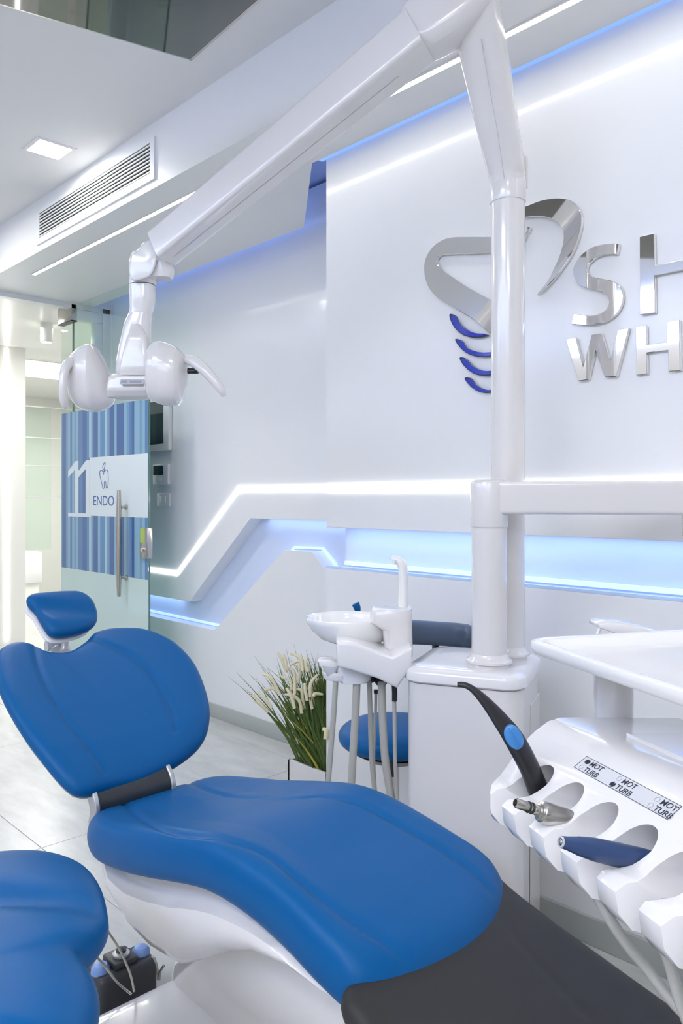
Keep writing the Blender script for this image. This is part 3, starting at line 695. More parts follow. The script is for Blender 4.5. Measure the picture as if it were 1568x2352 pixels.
link('seat_base', lathe([(.09, ZO - .085), (.12, ZO - .05)], (ocen[0], ocen[1], 0)), BLACK, stool)
link('gas_column', lathe([(.024, .07), (.024, .28), (.017, .281), (.017, ZO - .08)], (ocen[0], ocen[1], 0), 24), CHROME, stool)
def starbase(root, c, r, par_m=CHROME, off=0):
    for k in range(5):
        a = 2 * math.pi * k / 5 + off; dx, dy = math.cos(a), math.sin(a)
        link('leg', tube([(c[0], c[1], .085), (c[0] + dx * r * .5, c[1] + dy * r * .5, .08), (c[0] + dx * r, c[1] + dy * r, .062)], [.018, .015, .012], 12), par_m, root)
        link('caster', lathe([(.024, -.012), (.026, -.006), (.026, .006), (.024, .012)], (c[0] + dx * r, c[1] + dy * r, .027), 20, (-dy, dx, 0)), BLACK, root)
starbase(stool, ocen, .24, off=.5)

# ------------------------------------------------------------ assistant stool (behind the unit)
ac = (1.73, 1.59)
ast = thing('assistant_stool', 'blue round stool with a slate curved backrest behind the hoses', 'stool', (ac[0], ac[1], 0))
ar = [(ac[0] + .166 * math.cos(a), ac[1] + .166 * math.sin(a)) for a in [2 * math.pi * k / 12 for k in range(12)]]
link('seat', pad(ar, lambda u, v, h: Vector((u, v, .485 + h)), .075, .012, 6, 24, 90), BLUE, ast, smooth=70)
link('seat_plate', lathe([(.08, .42), (.13, .448)], (ac[0], ac[1], 0)), BLACK, ast)
link('gas_column', lathe([(.024, .07), (.024, .26), (.016, .261), (.016, .42)], (ac[0], ac[1], 0), 24), CHROME, ast)
starbase(ast, ac, .15, off=.2)
brp = [P(900, 1452, 2.20), P(945, 1452, 2.28), P(1000, 1455, 2.33), P(1045, 1458, 2.34), P(1072, 1462, 2.32), P(1079, 1466, 2.30)]
rings = []
q = spline(brp, 5); nq = len(q)
for i, p in enumerate(q):
    T = (q[min(i + 1, nq - 1)] - q[max(i - 1, 0)]).normalized(); side = T.cross(UP).normalized(); s = i / (nq - 1)
    hgt = .036 * (1 if s < .8 else math.sqrt(max(.02, 1 - ((s - .8) / .2) ** 2))); rings.append(superring(p, UP, side, hgt, .018 * (1 if s < .9 else .6), 2.6, 24))
link('backrest', loft(rings), SLATE, ast, smooth=60)
link('backrest_arm', tube([(ac[0], ac[1] - .06, .43), (1.72, 1.30 + .09, .44), P(1000, 1490, 2.37), P(1010, 1462, 2.36)], .011, 12), BLACK, ast)
link('tilt_lever', tube([P(905, 1780, 2.2), P(902, 1772, 2.2), P(898, 1740, 2.21)], [.010, .008, .006], 10), BLACK, ast)

# ------------------------------------------------------------ unit box with two columns
UA = math.atan2(-.915, .407); uc = Vector((1.618, 1.209, 0))
unit = thing('dental_unit', 'white floor standing cabinet with two posts beside the chair', 'dental unit', uc, UA)
def ul(x, y, z): return uc + Matrix.Rotation(UA, 3, 'Z') @ Vector((x, y, z))
hx_, hy_ = .150, .160     # half size along / across
def urr(s, r, z): return rrect(-hx_ + s, hx_ - s, -hy_ + s, hy_ - s, r, z, 10)
link('cabinet_body', loft([urr(.010, .05, .0), urr(.008, .05, .75)]), CREAM, unit, local=True, smooth=40)
link('shadow_gap', loft([urr(.014, .05, .748), urr(.014, .05, .752)]), GAP, unit, local=True)
link('lid', loft([urr(.006, .05, .752), urr(.0, .055, .757), urr(.0, .055, .775), urr(.004, .053, .783), urr(.014, .048, .788), urr(.04, .03, .791)]), WHITE, unit, local=True, smooth=50)
link('service_door', boxm((hx_ - .0085, -.02, .10), (hx_ - .006, .125, .69), .001, 1), CREAM, unit, local=True)
c1 = P(1166, 1142, 2.0); c2 = P(1123, 1142, 1.905)
def flange(c, r, name='flange'):
    return lathe([(r + .002, .788), (r + .006, .79), (r + .006, .799), (r + .012, .801), (r + .012, .806), (r + .004, .812), (r, .822)], (c.x, c.y, 0), 48)
link('post_flange', flange(c1, .043), CREAM, unit); link('post_flange', flange(c2, .043), CREAM, unit)
link('post', lathe([(.0425, .80), (.0425, 1.955)], (c1.x, c1.y, 0), 64), CREAM, unit)
link('post', lathe([(.0425, .80), (.0425, 1.14)], (c2.x, c2.y, 0), 64), CREAM, unit)
# upper knee and arm of the lamp
lampt = thing('operating_light', 'white two-headed dental lamp on a long angled arm', 'lamp', (c1.x, c1.y, 1.955))
link('swivel_collar', lathe([(.0445, 1.950), (.0455, 1.955), (.0455, 2.00), (.044, 2.01)], (c1.x, c1.y, 0), 64), CREAM, lampt)
link('cable_spine', tube([c1 + RT * .045 + UP * .79, c1 + RT * .046 + UP * .85, c1 + RT * .044 + UP * .87], [.006, .006, .003], 10), CREAM, lampt)
K = [(P(1166, 432, 2.0), .043, .043), (P(1163, 400, 1.995), .046, .043), (P(1150, 330, 1.97), .050, .044), (P(1132, 240, 1.94), .054, .046), (P(1112, 130, 1.90), .057, .048), (P(1098, 50, 1.87), .056, .048), (P(1092, 0, 1.85), .054, .046), (P(1088, -30, 1.84), .044, .038)]
kr = []
for i in range(len(K) - 1):
    for k in range(5):
        s = k / 5; kr.append((K[i][0].lerp(K[i + 1][0], s), K[i][1] * (1 - s) + K[i + 1][1] * s, K[i][2] * (1 - s) + K[i + 1][2] * s))
kr.append(K[-1])
link('moulding_seam', tube([P(1105, 90, 1.845), P(1122, 190, 1.873), P(1140, 290, 1.905), P(1158, 410, 1.948)], .0009, 6), GAP, lampt)
adir = (P(335, 590, 2.25) - P(1098, 20, 1.86)); ah = Vector((adir.x, adir.y, 0)).normalized(); aside = ah.cross(UP).normalized()
link('upright_knee', loft([superring(p, ah, aside, a, b, 3.2 if i > 4 else 2.2, 40) for i, (p, a, b) in enumerate(kr)]), CREAM, lampt, smooth=50)
ar = [(P(1150, -70, 1.83), .052, .062), (P(1080, 0, 1.84), .072, .078), (P(1010, 40, 1.86), .066, .082), (P(945, 95, 1.88), .060, .078), (P(905, 128, 1.895), .048, .062)]
A0 = P(965, 82, 1.865); A1 = P(372, 572, 2.22); ad = (A1 - A0).normalized(); av = (UP - ad * UP.dot(ad)).normalized()
rg = []
for i in range(21):
    s = i / 20; p = A0.lerp(A1, s); rg.append(superring(p, aside, av, .056 - .010 * s, .049 - .006 * s, 9, 48))
link('arm', loft(rg), CREAM, lampt, smooth=50)
link('arm_cover_seam', tube([A0.lerp(A1, s) - av * (.0493 - .006 * s) for s in (.1, .4, .7, .97)], .0012, 6), GAP, lampt)
# shoulder housing: two-lobed cover
S0 = P(1120, -40, 1.84); S1 = P(945, 92, 1.88); sd_ = (S1 - S0).normalized(); sv = (UP - sd_ * UP.dot(sd_)).normalized()
rg = []
for i in range(25):
    s = i / 24; p = S0.lerp(S1, s)
    r = .058 + .012 * math.sin(math.pi * s) ; e = 1.0
    if s > .75: e = math.sqrt(max(.0, 1 - ((s - .75) / .25) ** 2)) * .98 + .02
    if s < .12: e = math.sqrt(max(.0, 1 - ((.12 - s) / .12) ** 2)) * .9 + .1
    rg.append(superring(p - sd_ * 0 + sd_ * (.03 * max(0, (s - .75) / .25)), aside, sv, .056 * (e ** .5), r * e, 4, 40))
link('shoulder_housing', loft(rg), CREAM, lampt, smooth=50)
# elbow
E0 = P(330, 600, 2.25)
pl = [(300, 640), (299, 588), (318, 572), (330, 557), (345, 553), (356, 562), (361, 582), (357, 610), (345, 632), (325, 642)]
q = [P(a, b, 2.21) for a, b in pl]; q = spline(q, 4, True)
link('elbow_cheek', prism(q, (ray(330, 600).normalized() * .075), .006, 3), WHITE, lampt, smooth=40)
link('elbow_cup', loft([superring(P(357 + 8 * math.sin(s * 1.5), 606 + 34 * s, 2.26), RT, FW, .050 - .014 * s * s, .034 - .004 * s, 3, 32) for s in [i / 8 for i in range(9)]]), WHITE, lampt, smooth=50)
def vr(pts, name, m=WHITE, e=2.4):
    rr = []
    for i in range(len(pts) - 1):
        for k in range(5):
            s = k / 5; rr.append([pts[i][j] * (1 - s) + pts[i + 1][j] * s for j in range(5)])
    rr.append(list(pts[-1]))
    return link(name, loft([superring(P(px, py, d), RT, FW, rw, rd, e, 36) for px, py, d, rw, rd in rr]), m, lampt, smooth=50)
px2m = 2.27 / 1800
vr([(328, 636, 2.27, 29 * px2m, .034), (328, 648, 2.27, 29.5 * px2m, .036), (328, 655, 2.27, 29 * px2m, .036)], 'elbow_collar')
vr([(327, 657, 2.27, 29 * px2m, .036), (327, 690, 2.27, 28 * px2m, .036), (325, 712, 2.27, 26 * px2m, .034), (322, 722, 2.27, 25 * px2m, .033)], 'swivel_sleeve')
vr([(322, 722, 2.27, 24.5 * px2m, .032), (316, 745, 2.27, 29 * px2m, .034), (311, 790, 2.27, 34 * px2m, .036), (307, 830, 2.27, 37 * px2m, .038), (305, 855, 2.27, 38 * px2m, .036), (305, 868, 2.27, 35 * px2m, .030)], 'yoke', e=3.0)
vr([(312, 745, 2.235, 10 * px2m, .008), (315, 775, 2.225, 23 * px2m, .012), (312, 810, 2.222, 29 * px2m, .012), (308, 850, 2.22, 33 * px2m, .012), (307, 862, 2.222, 30 * px2m, .008)], 'yoke_cover', CREAM, 3)
vr([(304, 862, 2.26, 46 * px2m, .034), (304, 872, 2.25, 50 * px2m, .045), (304, 900, 2.25, 54 * px2m, .048), (304, 915, 2.26, 52 * px2m, .042)], 'bridge_body', CREAM, 5)
lb = link('rating_label', boxm((-.033, -.010, 0), (.033, .010, .0006), mtx=frame_mtx(P(303, 877, 2.196), RT, (UP * .8 + FW * .6))), SILV, lampt)
for a, b, c_ in ((-.03, .001, .006), (-.006, .0, .009), (.010, .001, .007)):
    link('label_print', boxm((a, -.004, .0006), (a + .017, .004, .0009), mtx=frame_mtx(P(303, 877, 2.196), RT, (UP * .8 + FW * .6))), GREYL, lb)
def pod(outline, d, dep, name, inner_x):
    """head pod lofted across its width from a traced height profile"""
    xs = [p[0] for p in outline]; rings = []
    for px, t0, t1 in outline:
        c = P(px, (t0 + t1) / 2, d); hh = (t1 - t0) / 2 * d / 1800; rings.append(superring(c, UP, FW, max(hh, .002), max(hh * dep, .002), 2.5, 40))
    # smooth in between
    out = []
    for i in range(len(rings) - 1):
        for k in range(4):
            s = k / 4; out.append([a.lerp(b, s) for a, b in zip(rings[i], rings[i + 1])])
    out.append(rings[-1]); return link(name, loft(out), CREAM, lampt, smooth=60)
pod([(160, 862, 880), (162, 835, 905), (168, 816, 922), (178, 805, 934), (190, 797, 942), (202, 792, 945), (214, 790, 946), (222, 798, 946), (232, 815, 943), (244, 840, 939), (254, 864, 933), (260, 882, 926), (264, 895, 918)], 2.27, .72, 'lamp_head', 264)
pod([(343, 800, 915), (350, 790, 921), (360, 786, 926), (372, 785, 930), (385, 788, 932), (398, 793, 933), (408, 798, 932), (418, 808, 920), (427, 822, 890), (432, 840, 865)], 2.24, .72, 'lamp_head', 343)
link('handle', tube([P(176, 828, 2.25), P(163, 832, 2.22), P(151, 845, 2.20), P(145, 875, 2.19), P(145, 905, 2.19), P(148, 925, 2.20), P(153, 938, 2.21)], [.016, .015, .0135, .0125, .0125, .0115, .006], 16), CREAM, lampt, smooth=60)
link('handle_pivot', lathe([(.013, -.03), (.012, .02)], P(163, 872, 2.24), 24, RT), SILV, lampt)
link('handle', tube([P(432, 826, 2.22), P(447, 832, 2.20), P(470, 850, 2.18), P(492, 874, 2.17), P(508, 896, 2.17), P(514, 910, 2.175)], [.014, .016, .0155, .0135, .0115, .006], 16), CREAM, lampt, smooth=60)
link('handle_pivot', lathe([(.008, -.015), (.008, .015)], P(443, 852, 2.21), 20, RT), BLACK, lampt)

# ------------------------------------------------------------ delivery arm from the front post
dr = thing('delivery_arm', 'level white swing arm leaving the front post at shoulder height', 'arm', (c2.x, c2.y, 1.13))
link('hub', lathe([(.0445, 1.128), (.0455, 1.132), (.0455, 1.228), (.042, 1.238), (.034, 1.242)], (c2.x, c2.y, 0), 64), CREAM, dr)
e2 = Vector((1.86, .74, 1.2)); ad2 = Vector((e2.x - c2.x, e2.y - c2.y, 0)).normalized(); as2 = ad2.cross(UP)
rg = [superring(Vector((c2.x, c2.y, 1.1985)).lerp(Vector((e2.x, e2.y, 1.1985)), s), UP, as2, .0395, .038, 9, 48) for s in (0, .2, .5, .8, 1)]
link('beam', loft(rg), CREAM, dr, smooth=40)
link('outer_joint', lathe([(.03, 1.10), (.042, 1.11), (.042, 1.236), (.03, 1.24)], (e2.x, e2.y, 0), 48), CREAM, dr)
f1 = Vector((1.40, .30, .80))
rg = [superring(Vector((e2.x, e2.y, 1.08)).lerp(f1, s), UP, Vector((.7, -.7, 0)), .035, .03, 5, 32) for s in (0, .5, 1)]
link('balance_arm', loft(rg), CREAM, dr, smooth=40)

# ------------------------------------------------------------ delivery head
DA = math.atan2(-.898, -.44); DO = Vector((.911, .611, .755))
dh = thing('instrument_unit', 'white instrument holder console with scooped rests over the foot section', 'dental unit', DO, DA)
RD = Matrix.Translation(DO) @ Matrix.Rotation(DA, 4, 'Z')
def dl(x, y, z): return RD @ Vector((x, y, z))
prof = [(-.030, .006), (-.042, .022), (-.045, .044), (-.034, .054), (-.012, .058), (.012, .070), (.030, .082), (.066, .104), (.088, .1150), (.108, .1185), (.14, .1165), (.32, .100), (.338, .093), (.345, .08), (.34, .03), (.32, .01), (.10, -.004), (.03, -.006)]
x_end = .47
body = prism([Vector((-.06, y, z)) for y, z in prof], (x_end + .06, 0, 0))
# plan outline used to round the far end
plan = []
cr = spline([(.10, -.10, 0), (.03, -.055, 0), (-.005, -.035, 0), (-.03, .0, 0), (-.052, .04, 0), (-.06, .09, 0), (-.06, .16, 0), (-.06, .30, 0), (-.05, .36, 0)], 4)
plan = [Vector((p.x, p.y, -.1)) for p in cr] + [Vector((x_end - .01, .36, -.1)), Vector((x_end - .01, -.10, -.1))]
planm = prism(plan, (0, 0, .4))
def tmp(me): o = bpy.data.objects.new('tmp', me); COL.objects.link(o); return o
cut = []
ax = Vector((0, -.955, .297)).normalized()
for k in range(6):
    x = .033 + .067 * k
    # far wider bowl: spherical end plus cylinder opening outwards
    y_c = .052; z_c = .054 - .311 * (y_c - .035) + .002
    pr = [(.0001, -.026), (.012, -.0235), (.020, -.018), (.0255, -.009), (.0275, 0), (.0275, .05), (.0285, .16)]
    c = lathe(pr, (x, y_c, z_c), 48, ax); c.transform(Matrix.Translation((x, 0, 0)) @ Matrix.Diagonal((.86, 1, 1, 1)) @ Matrix.Translation((-x, 0, 0))); cut.append(c)
    hole = lathe([(.0125, -.09), (.0125, .0)], (x, y_c, z_c - .010), 24, ax); cut.append(hole)
    cut.append(boxm((x - .0085, -.2, -.05), (x + .0085, .020, .06)))
    # chamfer the finger tips
    cut.append(prism([Vector((x - .036, -.065, -.03)), Vector((x + .0085, -.065, -.03)), Vector((x + .0085, -.004, -.03)), Vector((x - .0085, -.004, -.03))], (0, 0, .10)))
ob = tmp(body); op = tmp(planm)
m1 = ob.modifiers.new('i', 'BOOLEAN'); m1.operation = 'INTERSECT'; m1.object = op; m1.solver = 'EXACT'
cobs = [tmp(c) for c in cut]
for c in cobs:
    mm = ob.modifiers.new('d', 'BOOLEAN'); mm.operation = 'DIFFERENCE'; mm.object = c; mm.solver = 'EXACT'
bv = ob.modifiers.new('b', 'BEVEL'); bv.width = .0028; bv.segments = 3; bv.limit_method = 'ANGLE'; bv.angle_limit = math.radians(32)
dg = bpy.context.evaluated_depsgraph_get(); bm_ = bpy.data.meshes.new_from_object(ob.evaluated_get(dg))
for o in [ob, op] + cobs: bpy.data.objects.remove(o)
link('console_body', bm_, WHITE, dh, local=True, smooth=40)
link('touch_panel', prism([Vector((.035, .150, .110)), Vector((.035, .150, .1205)), Vector((.035, .316, .1055)), Vector((.035, .316, .095))], (.395, 0, 0), .003, 3), WHITE, dh, local=True)
# holder label: plane through the slanted front
sy = Vector((0, .036, .0215)).normalized(); ln = Vector((1, 0, 0)).cross(sy)
lo_ = Vector((.066, .047, .0922)) + ln * .0012
def lm(x, y, k=0): return frame_mtx(lo_ + Vector((1, 0, 0)) * x + sy * y + ln * k, (1, 0, 0), sy)
W, H = .175, .0235
lab = link('label_plate', boxm((0, 0, -.0015), (W, H, 0), mtx=lm(0, 0)), mat('label_plate', (.60, .61, .65), .3, noise=.01), dh, local=True)
bt = .0006
link('label_border', join([boxm((0, 0, 0), (W, bt, .0003), mtx=lm(0, 0)), boxm((0, H - bt, 0), (W, H, .0003), mtx=lm(0, 0)), boxm((0, 0, 0), (bt, H, .0003), mtx=lm(0, 0)), boxm((W - bt, 0, 0), (W, H, .0003), mtx=lm(0, 0))]), INK, lab, local=True)
def ltext(s, x, y):
    cu = bpy.data.curves.new('t', 'FONT'); cu.body = s; cu.size = .0112; cu.extrude = .0001; cu.offset = .00005
    to = bpy.data.objects.new('t', cu); COL.objects.link(to); d_ = bpy.context.evaluated_depsgraph_get(); me = bpy.data.meshes.new_from_object(to.evaluated_get(d_)); bpy.data.objects.remove(to)
    me.transform(lm(x, y, .0004)); link('lettering', me, INK, lab, local=True, smooth=0)
for i, (x, sel) in enumerate(((.006, 0), (.070, 1), (.138, 2))):
    for j, s in enumerate(('MOT', 'TURB')):
        yy = .0135 - .0110 * j
        ltext(s, x + .0112, yy - .0008)
        if (i == 0 and j == 0) or (i == 1 and j == 1):
            link('cross_mark', join([boxm((-.0042, -.0012, 0), (.0042, .0012, .0003), mtx=lm(x + .0045, yy + .003, .0003) @ Matrix.Rotation(a, 4, 'Z')) for a in (.6, 1.9, -.5, .2)]), INK, lab, local=True)
        else:
            link('circle_mark', tube([lm(x + .0045, yy + .003, .0004) @ Vector((.0034 * math.cos(a), .0034 * math.sin(a), 0)) for a in [2 * math.pi * k / 16 for k in range(18)]], .0002, 5, smooth=False), GREYL, lab, local=True)
# support post and bracket below
pp = P(1408, 1600, 1.235)
link('tray_post', lathe([(.030, .80), (.030, .957)], (pp.x, pp.y, 0), 40), CREAM, dh)
pq = RD.inverted() @ Vector((pp.x, pp.y, .80))
link('post_bracket', boxm((pq.x - .03, pq.y - .035, .0), (.06, pq.y + .035, .055), .008, 2), CREAM, dh, local=True)
link('swing_bracket', boxm((.20, .30, .0), (.30, .46, .06), .01, 2), CREAM, dh, local=True)

# instruments
def scoop(k, t_, dz=0): # point on scoop axis
    x = .033 + .067 * k; y_c = .052; z_c = .054 - .311 * (y_c - .035) - .008 + dz
    return dl(x, y_c, z_c) + (RD.to_3x3() @ ax) * t_
b0 = P(1246, 1822, 1.045)
sy_ = thing('air_water_syringe', 'black curved syringe with a blue oval button in the farthest rest', 'dental tool', b0)
q = [P(1247, 1845, 1.045), P(1236, 1815, 1.043), P(1214, 1760, 1.041), P(1182, 1700, 1.041), P(1150, 1655, 1.043), P(1115, 1612, 1.045), P(1085, 1583, 1.048), P(1065, 1573, 1.05), P(1050, 1572, 1.052)]
link('body', tube(q, [.0150, .0158, .0152, .0150, .0120, .0080, .0050, .0042, .0036], 20, 6, flat=.8), BLACK, sy_, smooth=60)
bp_ = P(1180, 1694, 1.026); bd = (P(1170, 1675, 1.027) - P(1190, 1713, 1.026)).normalized(); bn_ = -ray(1180, 1694).normalized(); bn_ = (bn_ - bd * bn_.dot(bd)).normalized(); bs_ = bd.cross(bn_)
vs = [[bp_ + bd * (.0165 * r * math.cos(a)) + bs_ * (.0112 * r * math.sin(a)) + bn_ * h for a in [2 * math.pi * k / 28 for k in range(28)]] for r, h in ((1, -.006), (1, .0005), (.9, .002), (.5, .0025), (.05, .0026))]
bt_ = link('button', loft(vs), BLUEBTN, sy_, smooth=40)
link('button_ridge', tube([bp_ - bd * .015 + bn_ * .0022, bp_ + bn_ * .0036, bp_ + bd * .015 + bn_ * .0022], .0008, 6), BLUEBTN, bt_)
# steel motor
m0, m1_ = P(1326, 1893, .952), P(1242, 1864, .936); md = (m1_ - m0).normalized()
mo = thing('dental_motor', 'short brushed steel handpiece motor in the second rest', 'dental tool', m0)
L_ = (m1_ - m0).length
link('body', lathe([(.0128, 0), (.0132, .004), (.0134, L_ - .006), (.0122, L_), (.008, L_ + .002)], m0, 32, md), STEEL, mo)
link('nozzle', lathe([(.0085, L_), (.0085, L_ + .004), (.0062, L_ + .005), (.0062, L_ + .010), (.0055, L_ + .011), (.0058, L_ + .024), (.0058, L_ + .036), (.0046, L_ + .038), (.0040, L_ + .038), (.0036, L_ + .030)], m0, 28, md), STEEL, mo)
for h in (.013, .018): link('o_ring', lathe([(.0064, L_ + h), (.0070, L_ + h + .001), (.0064, L_ + h + .002)], m0, 24, md), BLACK, mo)
# navy handpiece
n0, n1 = P(1473, 1976, .842), P(1289, 1934, .812); nd = (n1 - n0).normalized(); NL = (n1 - n0).length
hp = thing('navy_handpiece', 'long navy scaler handpiece lying across the fourth rest', 'dental tool', n0)
link('body', lathe([(.0120, -.012), (.0126, .0), (.0126, NL * .3), (.0118, NL * .6), (.0094, NL * .80), (.0088, NL * .82), (.0068, NL * .93), (.0060, NL)], n0, 32, nd), NAVY, hp, smooth=50)
link('tip_ring', lathe([(.0058, NL - .001), (.0056, NL + .0015), (.0042, NL + .0018), (.0040, NL - .001)], n0, 24, nd), SILV, hp)
link('tip_core', lathe([(.0030, NL - .002), (.0026, NL + .0012), (.0010, NL + .002)], n0, 20, nd), STEEL, hp)
e0 = scoop(2, -.055); e1 = scoop(2, -.030)
tag(link('hose_socket', tube([e0, e0.lerp(e1, .5), e1], .0105, 20), NAVY), 'dark blue hose socket deep inside the empty third rest', 'hose socket')
# hoses under the holders
for L, lab_, dd in (([(1352, 2010), (1372, 2060), (1400, 2110), (1440, 2170), (1490, 2230), (1540, 2295), (1590, 2340), (1700, 2380)], 'grey hose hanging below the third and fourth rests', (.98, .96, .94, .93, .92, .90, .88, .86)),
                    ([(1505, 2110), (1520, 2160), (1540, 2220), (1562, 2300), (1600, 2400)], 'grey hose hanging below the nearest rests', (.86, .85, .84, .83, .82))):
    tag(link('hose', tube([P(a, b, dd[i]) for i, (a, b) in enumerate(L)], .0068, 16), HOSE, smooth=60), lab_, 'hose', 'instrument hoses')

# tray
tr = thing('instrument_tray', 'glossy white empty tray with a raised rim above the instrument console', 'tray', dl(.1, .25, .21))
TZ = .98 - .755
def tl(s, z): return [dl(p.x, p.y, p.z) for p in rrect(-.135 + s, .40 - s, .088 + s, .44 - s, max(.012, .035 - s * .5), z)]
link('tray_body', loft([tl(.03, TZ - .026), tl(.006, TZ - .020), tl(.0, TZ - .010), tl(.001, TZ - .002), tl(.006, TZ), tl(.016, TZ - .001), tl(.022, TZ - .004), tl(.034, TZ - .014), tl(.05, TZ - .015), tl(.10, TZ - .015)]), TRAYM, tr, smooth=50)
g = [(1368, 1462), (1376, 1436), (1395, 1431), (1430, 1433), (1470, 1440), (1518, 1451), (1523, 1461), (1515, 1465), (1436, 1465), (1410, 1452), (1380, 1442)]
q = [P(a, b, 1.30) for a, b in [(1376, 1436), (1395, 1431), (1430, 1433), (1470, 1440), (1518, 1451), (1523, 1458), (1520, 1465), (1436, 1465), (1424, 1458), (1378, 1444)]]
gl = link('grip_handle', prism(q, FW * .06, .003, 2), WHITE, tr, smooth=40)
link('grip_post', tube([P(1378, 1440, 1.31), P(1366, 1472, 1.31)], .003, 8, smooth=False), TRAYM, tr)
link('grip_foot', boxm(tuple(-x for x in (.03, .02, .012)), (.03, .02, .012), .003, 2, mtx=Matrix.Translation(P(1475, 1472, 1.33))), WHITE, tr)

# ------------------------------------------------------------ cuspidor
cu0 = P(897, 1400, 2.05)
cs = thing('spittoon', 'white porcelain spittoon bowl on a moulded stand with a curved spout', 'basin', (cu0.x, cu0.y, .62))
bc = P(797, 1417, 2.10)
br = 95 * 2.1 / 1800
bz = bc.z
def bowlp(pr): return [superring(Vector((bc.x, bc.y, bz + h)) + RT * off, RT, FW, br * r, br * r * .92, 2.1, 48) for r, h, off in pr]
link('bowl', loft(bowlp([(.30, -.072, .030), (.58, -.068, .026), (.80, -.055, .017), (.93, -.034, .008), (.99, -.012, .001), (1.0, -.002, 0), (.985, .001, 0), (.955, 0, 0), (.93, -.008, 0), (.80, -.036, .004), (.45, -.058, .006), (.1, -.062, .006)])), PORC, cs, smooth=70)
link('bowl_foot', loft([superring(Vector((bc.x, bc.y, bz + h)) + RT * .030, RT, FW, r, r, 2, 32) for r, h in ((.034, -.086), (.038, -.078), (.032, -.070))]), CREAM, cs)
# stand body with stepped top
def sring(x0, x1, d, dep, z, e=4): return superring(P((x0 + x1) / 2, 1142, d) * 1 + UP * (z - 1.2), RT, FW, (x1 - x0) / 2 * d / 1800, dep, e, 40)
ztop = 1.2 - (1395 - 1142) / 1800 * 2.05
link('stand', loft([sring(880, 946, 2.05, .050, .79), sring(880, 946, 2.05, .054, .82), sring(876, 945, 2.05, .056, .86), sring(868, 945, 2.05, .056, ztop - .05), sring(849, 945, 2.05, .056, ztop - .034), sring(852, 945, 2.05, .056, ztop - .006), sring(857, 943, 2.05, .052, ztop)]), CREAM, cs, smooth=50)
sp_ = [P(925, 1400, 2.06), P(925, 1350, 2.06), P(925, 1310, 2.06), P(922, 1296, 2.06), P(912, 1286, 2.06), P(898, 1280, 2.06)]
spo = link('spout', tube(sp_, [.0125, .0120, .0125, .0130, .0105, .006], 20), PORC, cs, smooth=60)
link('nozzle', tube([P(905, 1286, 2.05), P(904, 1296, 2.05)], [.005, .004], 12, smooth=False), PORC, spo)
link('lever', tube([P(822, 1405, 2.32), P(820, 1396, 2.32), P(816, 1386, 2.32)], [.009, .012, .013], 12, flat=.7), BLUEBTN if False else BLUE, cs)
# lower suction block (slanted)
bl = [(772, 1476), (786, 1474), (815, 1478), (900, 1508), (915, 1500), (946, 1490), (946, 1530), (912, 1582), (900, 1576), (868, 1560), (805, 1540), (772, 1532)]
q = [P(a, b, 1.91) for a, b in bl]
link('suction_block', prism(q, FW * .15, .008, 3), WHITE, cs, smooth=40)
link('hose_manifold', loft([superring(P(812, 1142, 2.0) + UP * (z - 1.2), RT, FW, r, .045, 3, 32) for z, r in ((.733, .036), (.740, .045), (.765, .046), (.785, .040))]), WHITE, cs, smooth=50)
link('mixing_valve', lathe([(.040, 0), (.043, .006), (.043, .015), (.038, .02)], P(780, 1557, 2.0) , 32), WHITE, cs)
q = [P(a, b, 1.97) for a, b in [(729, 1519), (736, 1515), (760, 1516), (775, 1524), (776, 1540), (768, 1552), (748, 1548), (738, 1538)]]
link('side_handle', prism(q, FW * .05, .005, 2), WHITE, cs, smooth=40)
q = [P(a, b, 1.965) for a, b in [(740, 1530), (774, 1534), (768, 1556), (750, 1552)]]
link('handle_insert', prism(q, FW * .02, .002, 1), SILV, cs)
for (a, b, r1) in ((848, 1556, .019), (875, 1562, .021)):
    link('hose_socket', lathe([(r1, .012), (r1, 0), (r1 * .6, -.012)], P(a, b, 2.02), 28), BLACK, cs)
HS = [([(771, 1560), (766, 1640), (758, 1740), (750, 1850), (748, 1950)], 6.2, 1.97, 'thin grey hose leftmost of those hanging under the spittoon'),
      ([(819, 1568), (816, 1640), (810, 1740), (804, 1850), (800, 1950)], 8.8, 1.97, 'thick smooth grey hose second from left under the spittoon'),
      ([(848, 1562), (850, 1640), (853, 1740), (861, 1830), (866, 1920)], 5.6, 2.01, 'grey hose crossing the blue stool seat, third from left under the spittoon'),
      ([(863, 1592), (861, 1660), (858, 1740), (862, 1830), (864, 1920)], 3.6, 2.06, 'thinnest hose behind the others under the spittoon'),
      ([(876, 1566), (878, 1640), (884, 1740), (897, 1830), (905, 1920)], 9.0, 1.98, 'thick ribbed grey suction hose under the spittoon'),
      ([(905, 1608), (906, 1660), (907, 1740), (911, 1830), (912, 1920)], 4.6, 1.97, 'grey hose with a black sleeve beside the white cabinet')]
for i, (L, r, d, lb_) in enumerate(HS):
    rr = r * d / 1800
    if i == 4:
        pts = spline([P(a, b, d) for a, b in L], 40); rs = [rr * (1.0 + (.05 if k % 2 else -.04)) for k in range(len(pts))]
        o = link('hose', tube(pts, rs, 16, smooth=False), HOSE, smooth=60)
    else: o = link('hose', tube([P(a, b, d) for a, b in L], rr, 16), HOSE, smooth=60)
    tag(o, lb_, 'hose', 'spittoon hoses')
    if i == 5: link('sleeve', tube([P(905, 1572, 1.97), P(906, 1590, 1.97), P(906, 1610, 1.97)], .0068, 16), BLACK, o)
    if i == 3: link('sleeve', tube([P(863, 1584, 2.06), P(863, 1592, 2.06)], .006, 12, smooth=False), BLACK, o)

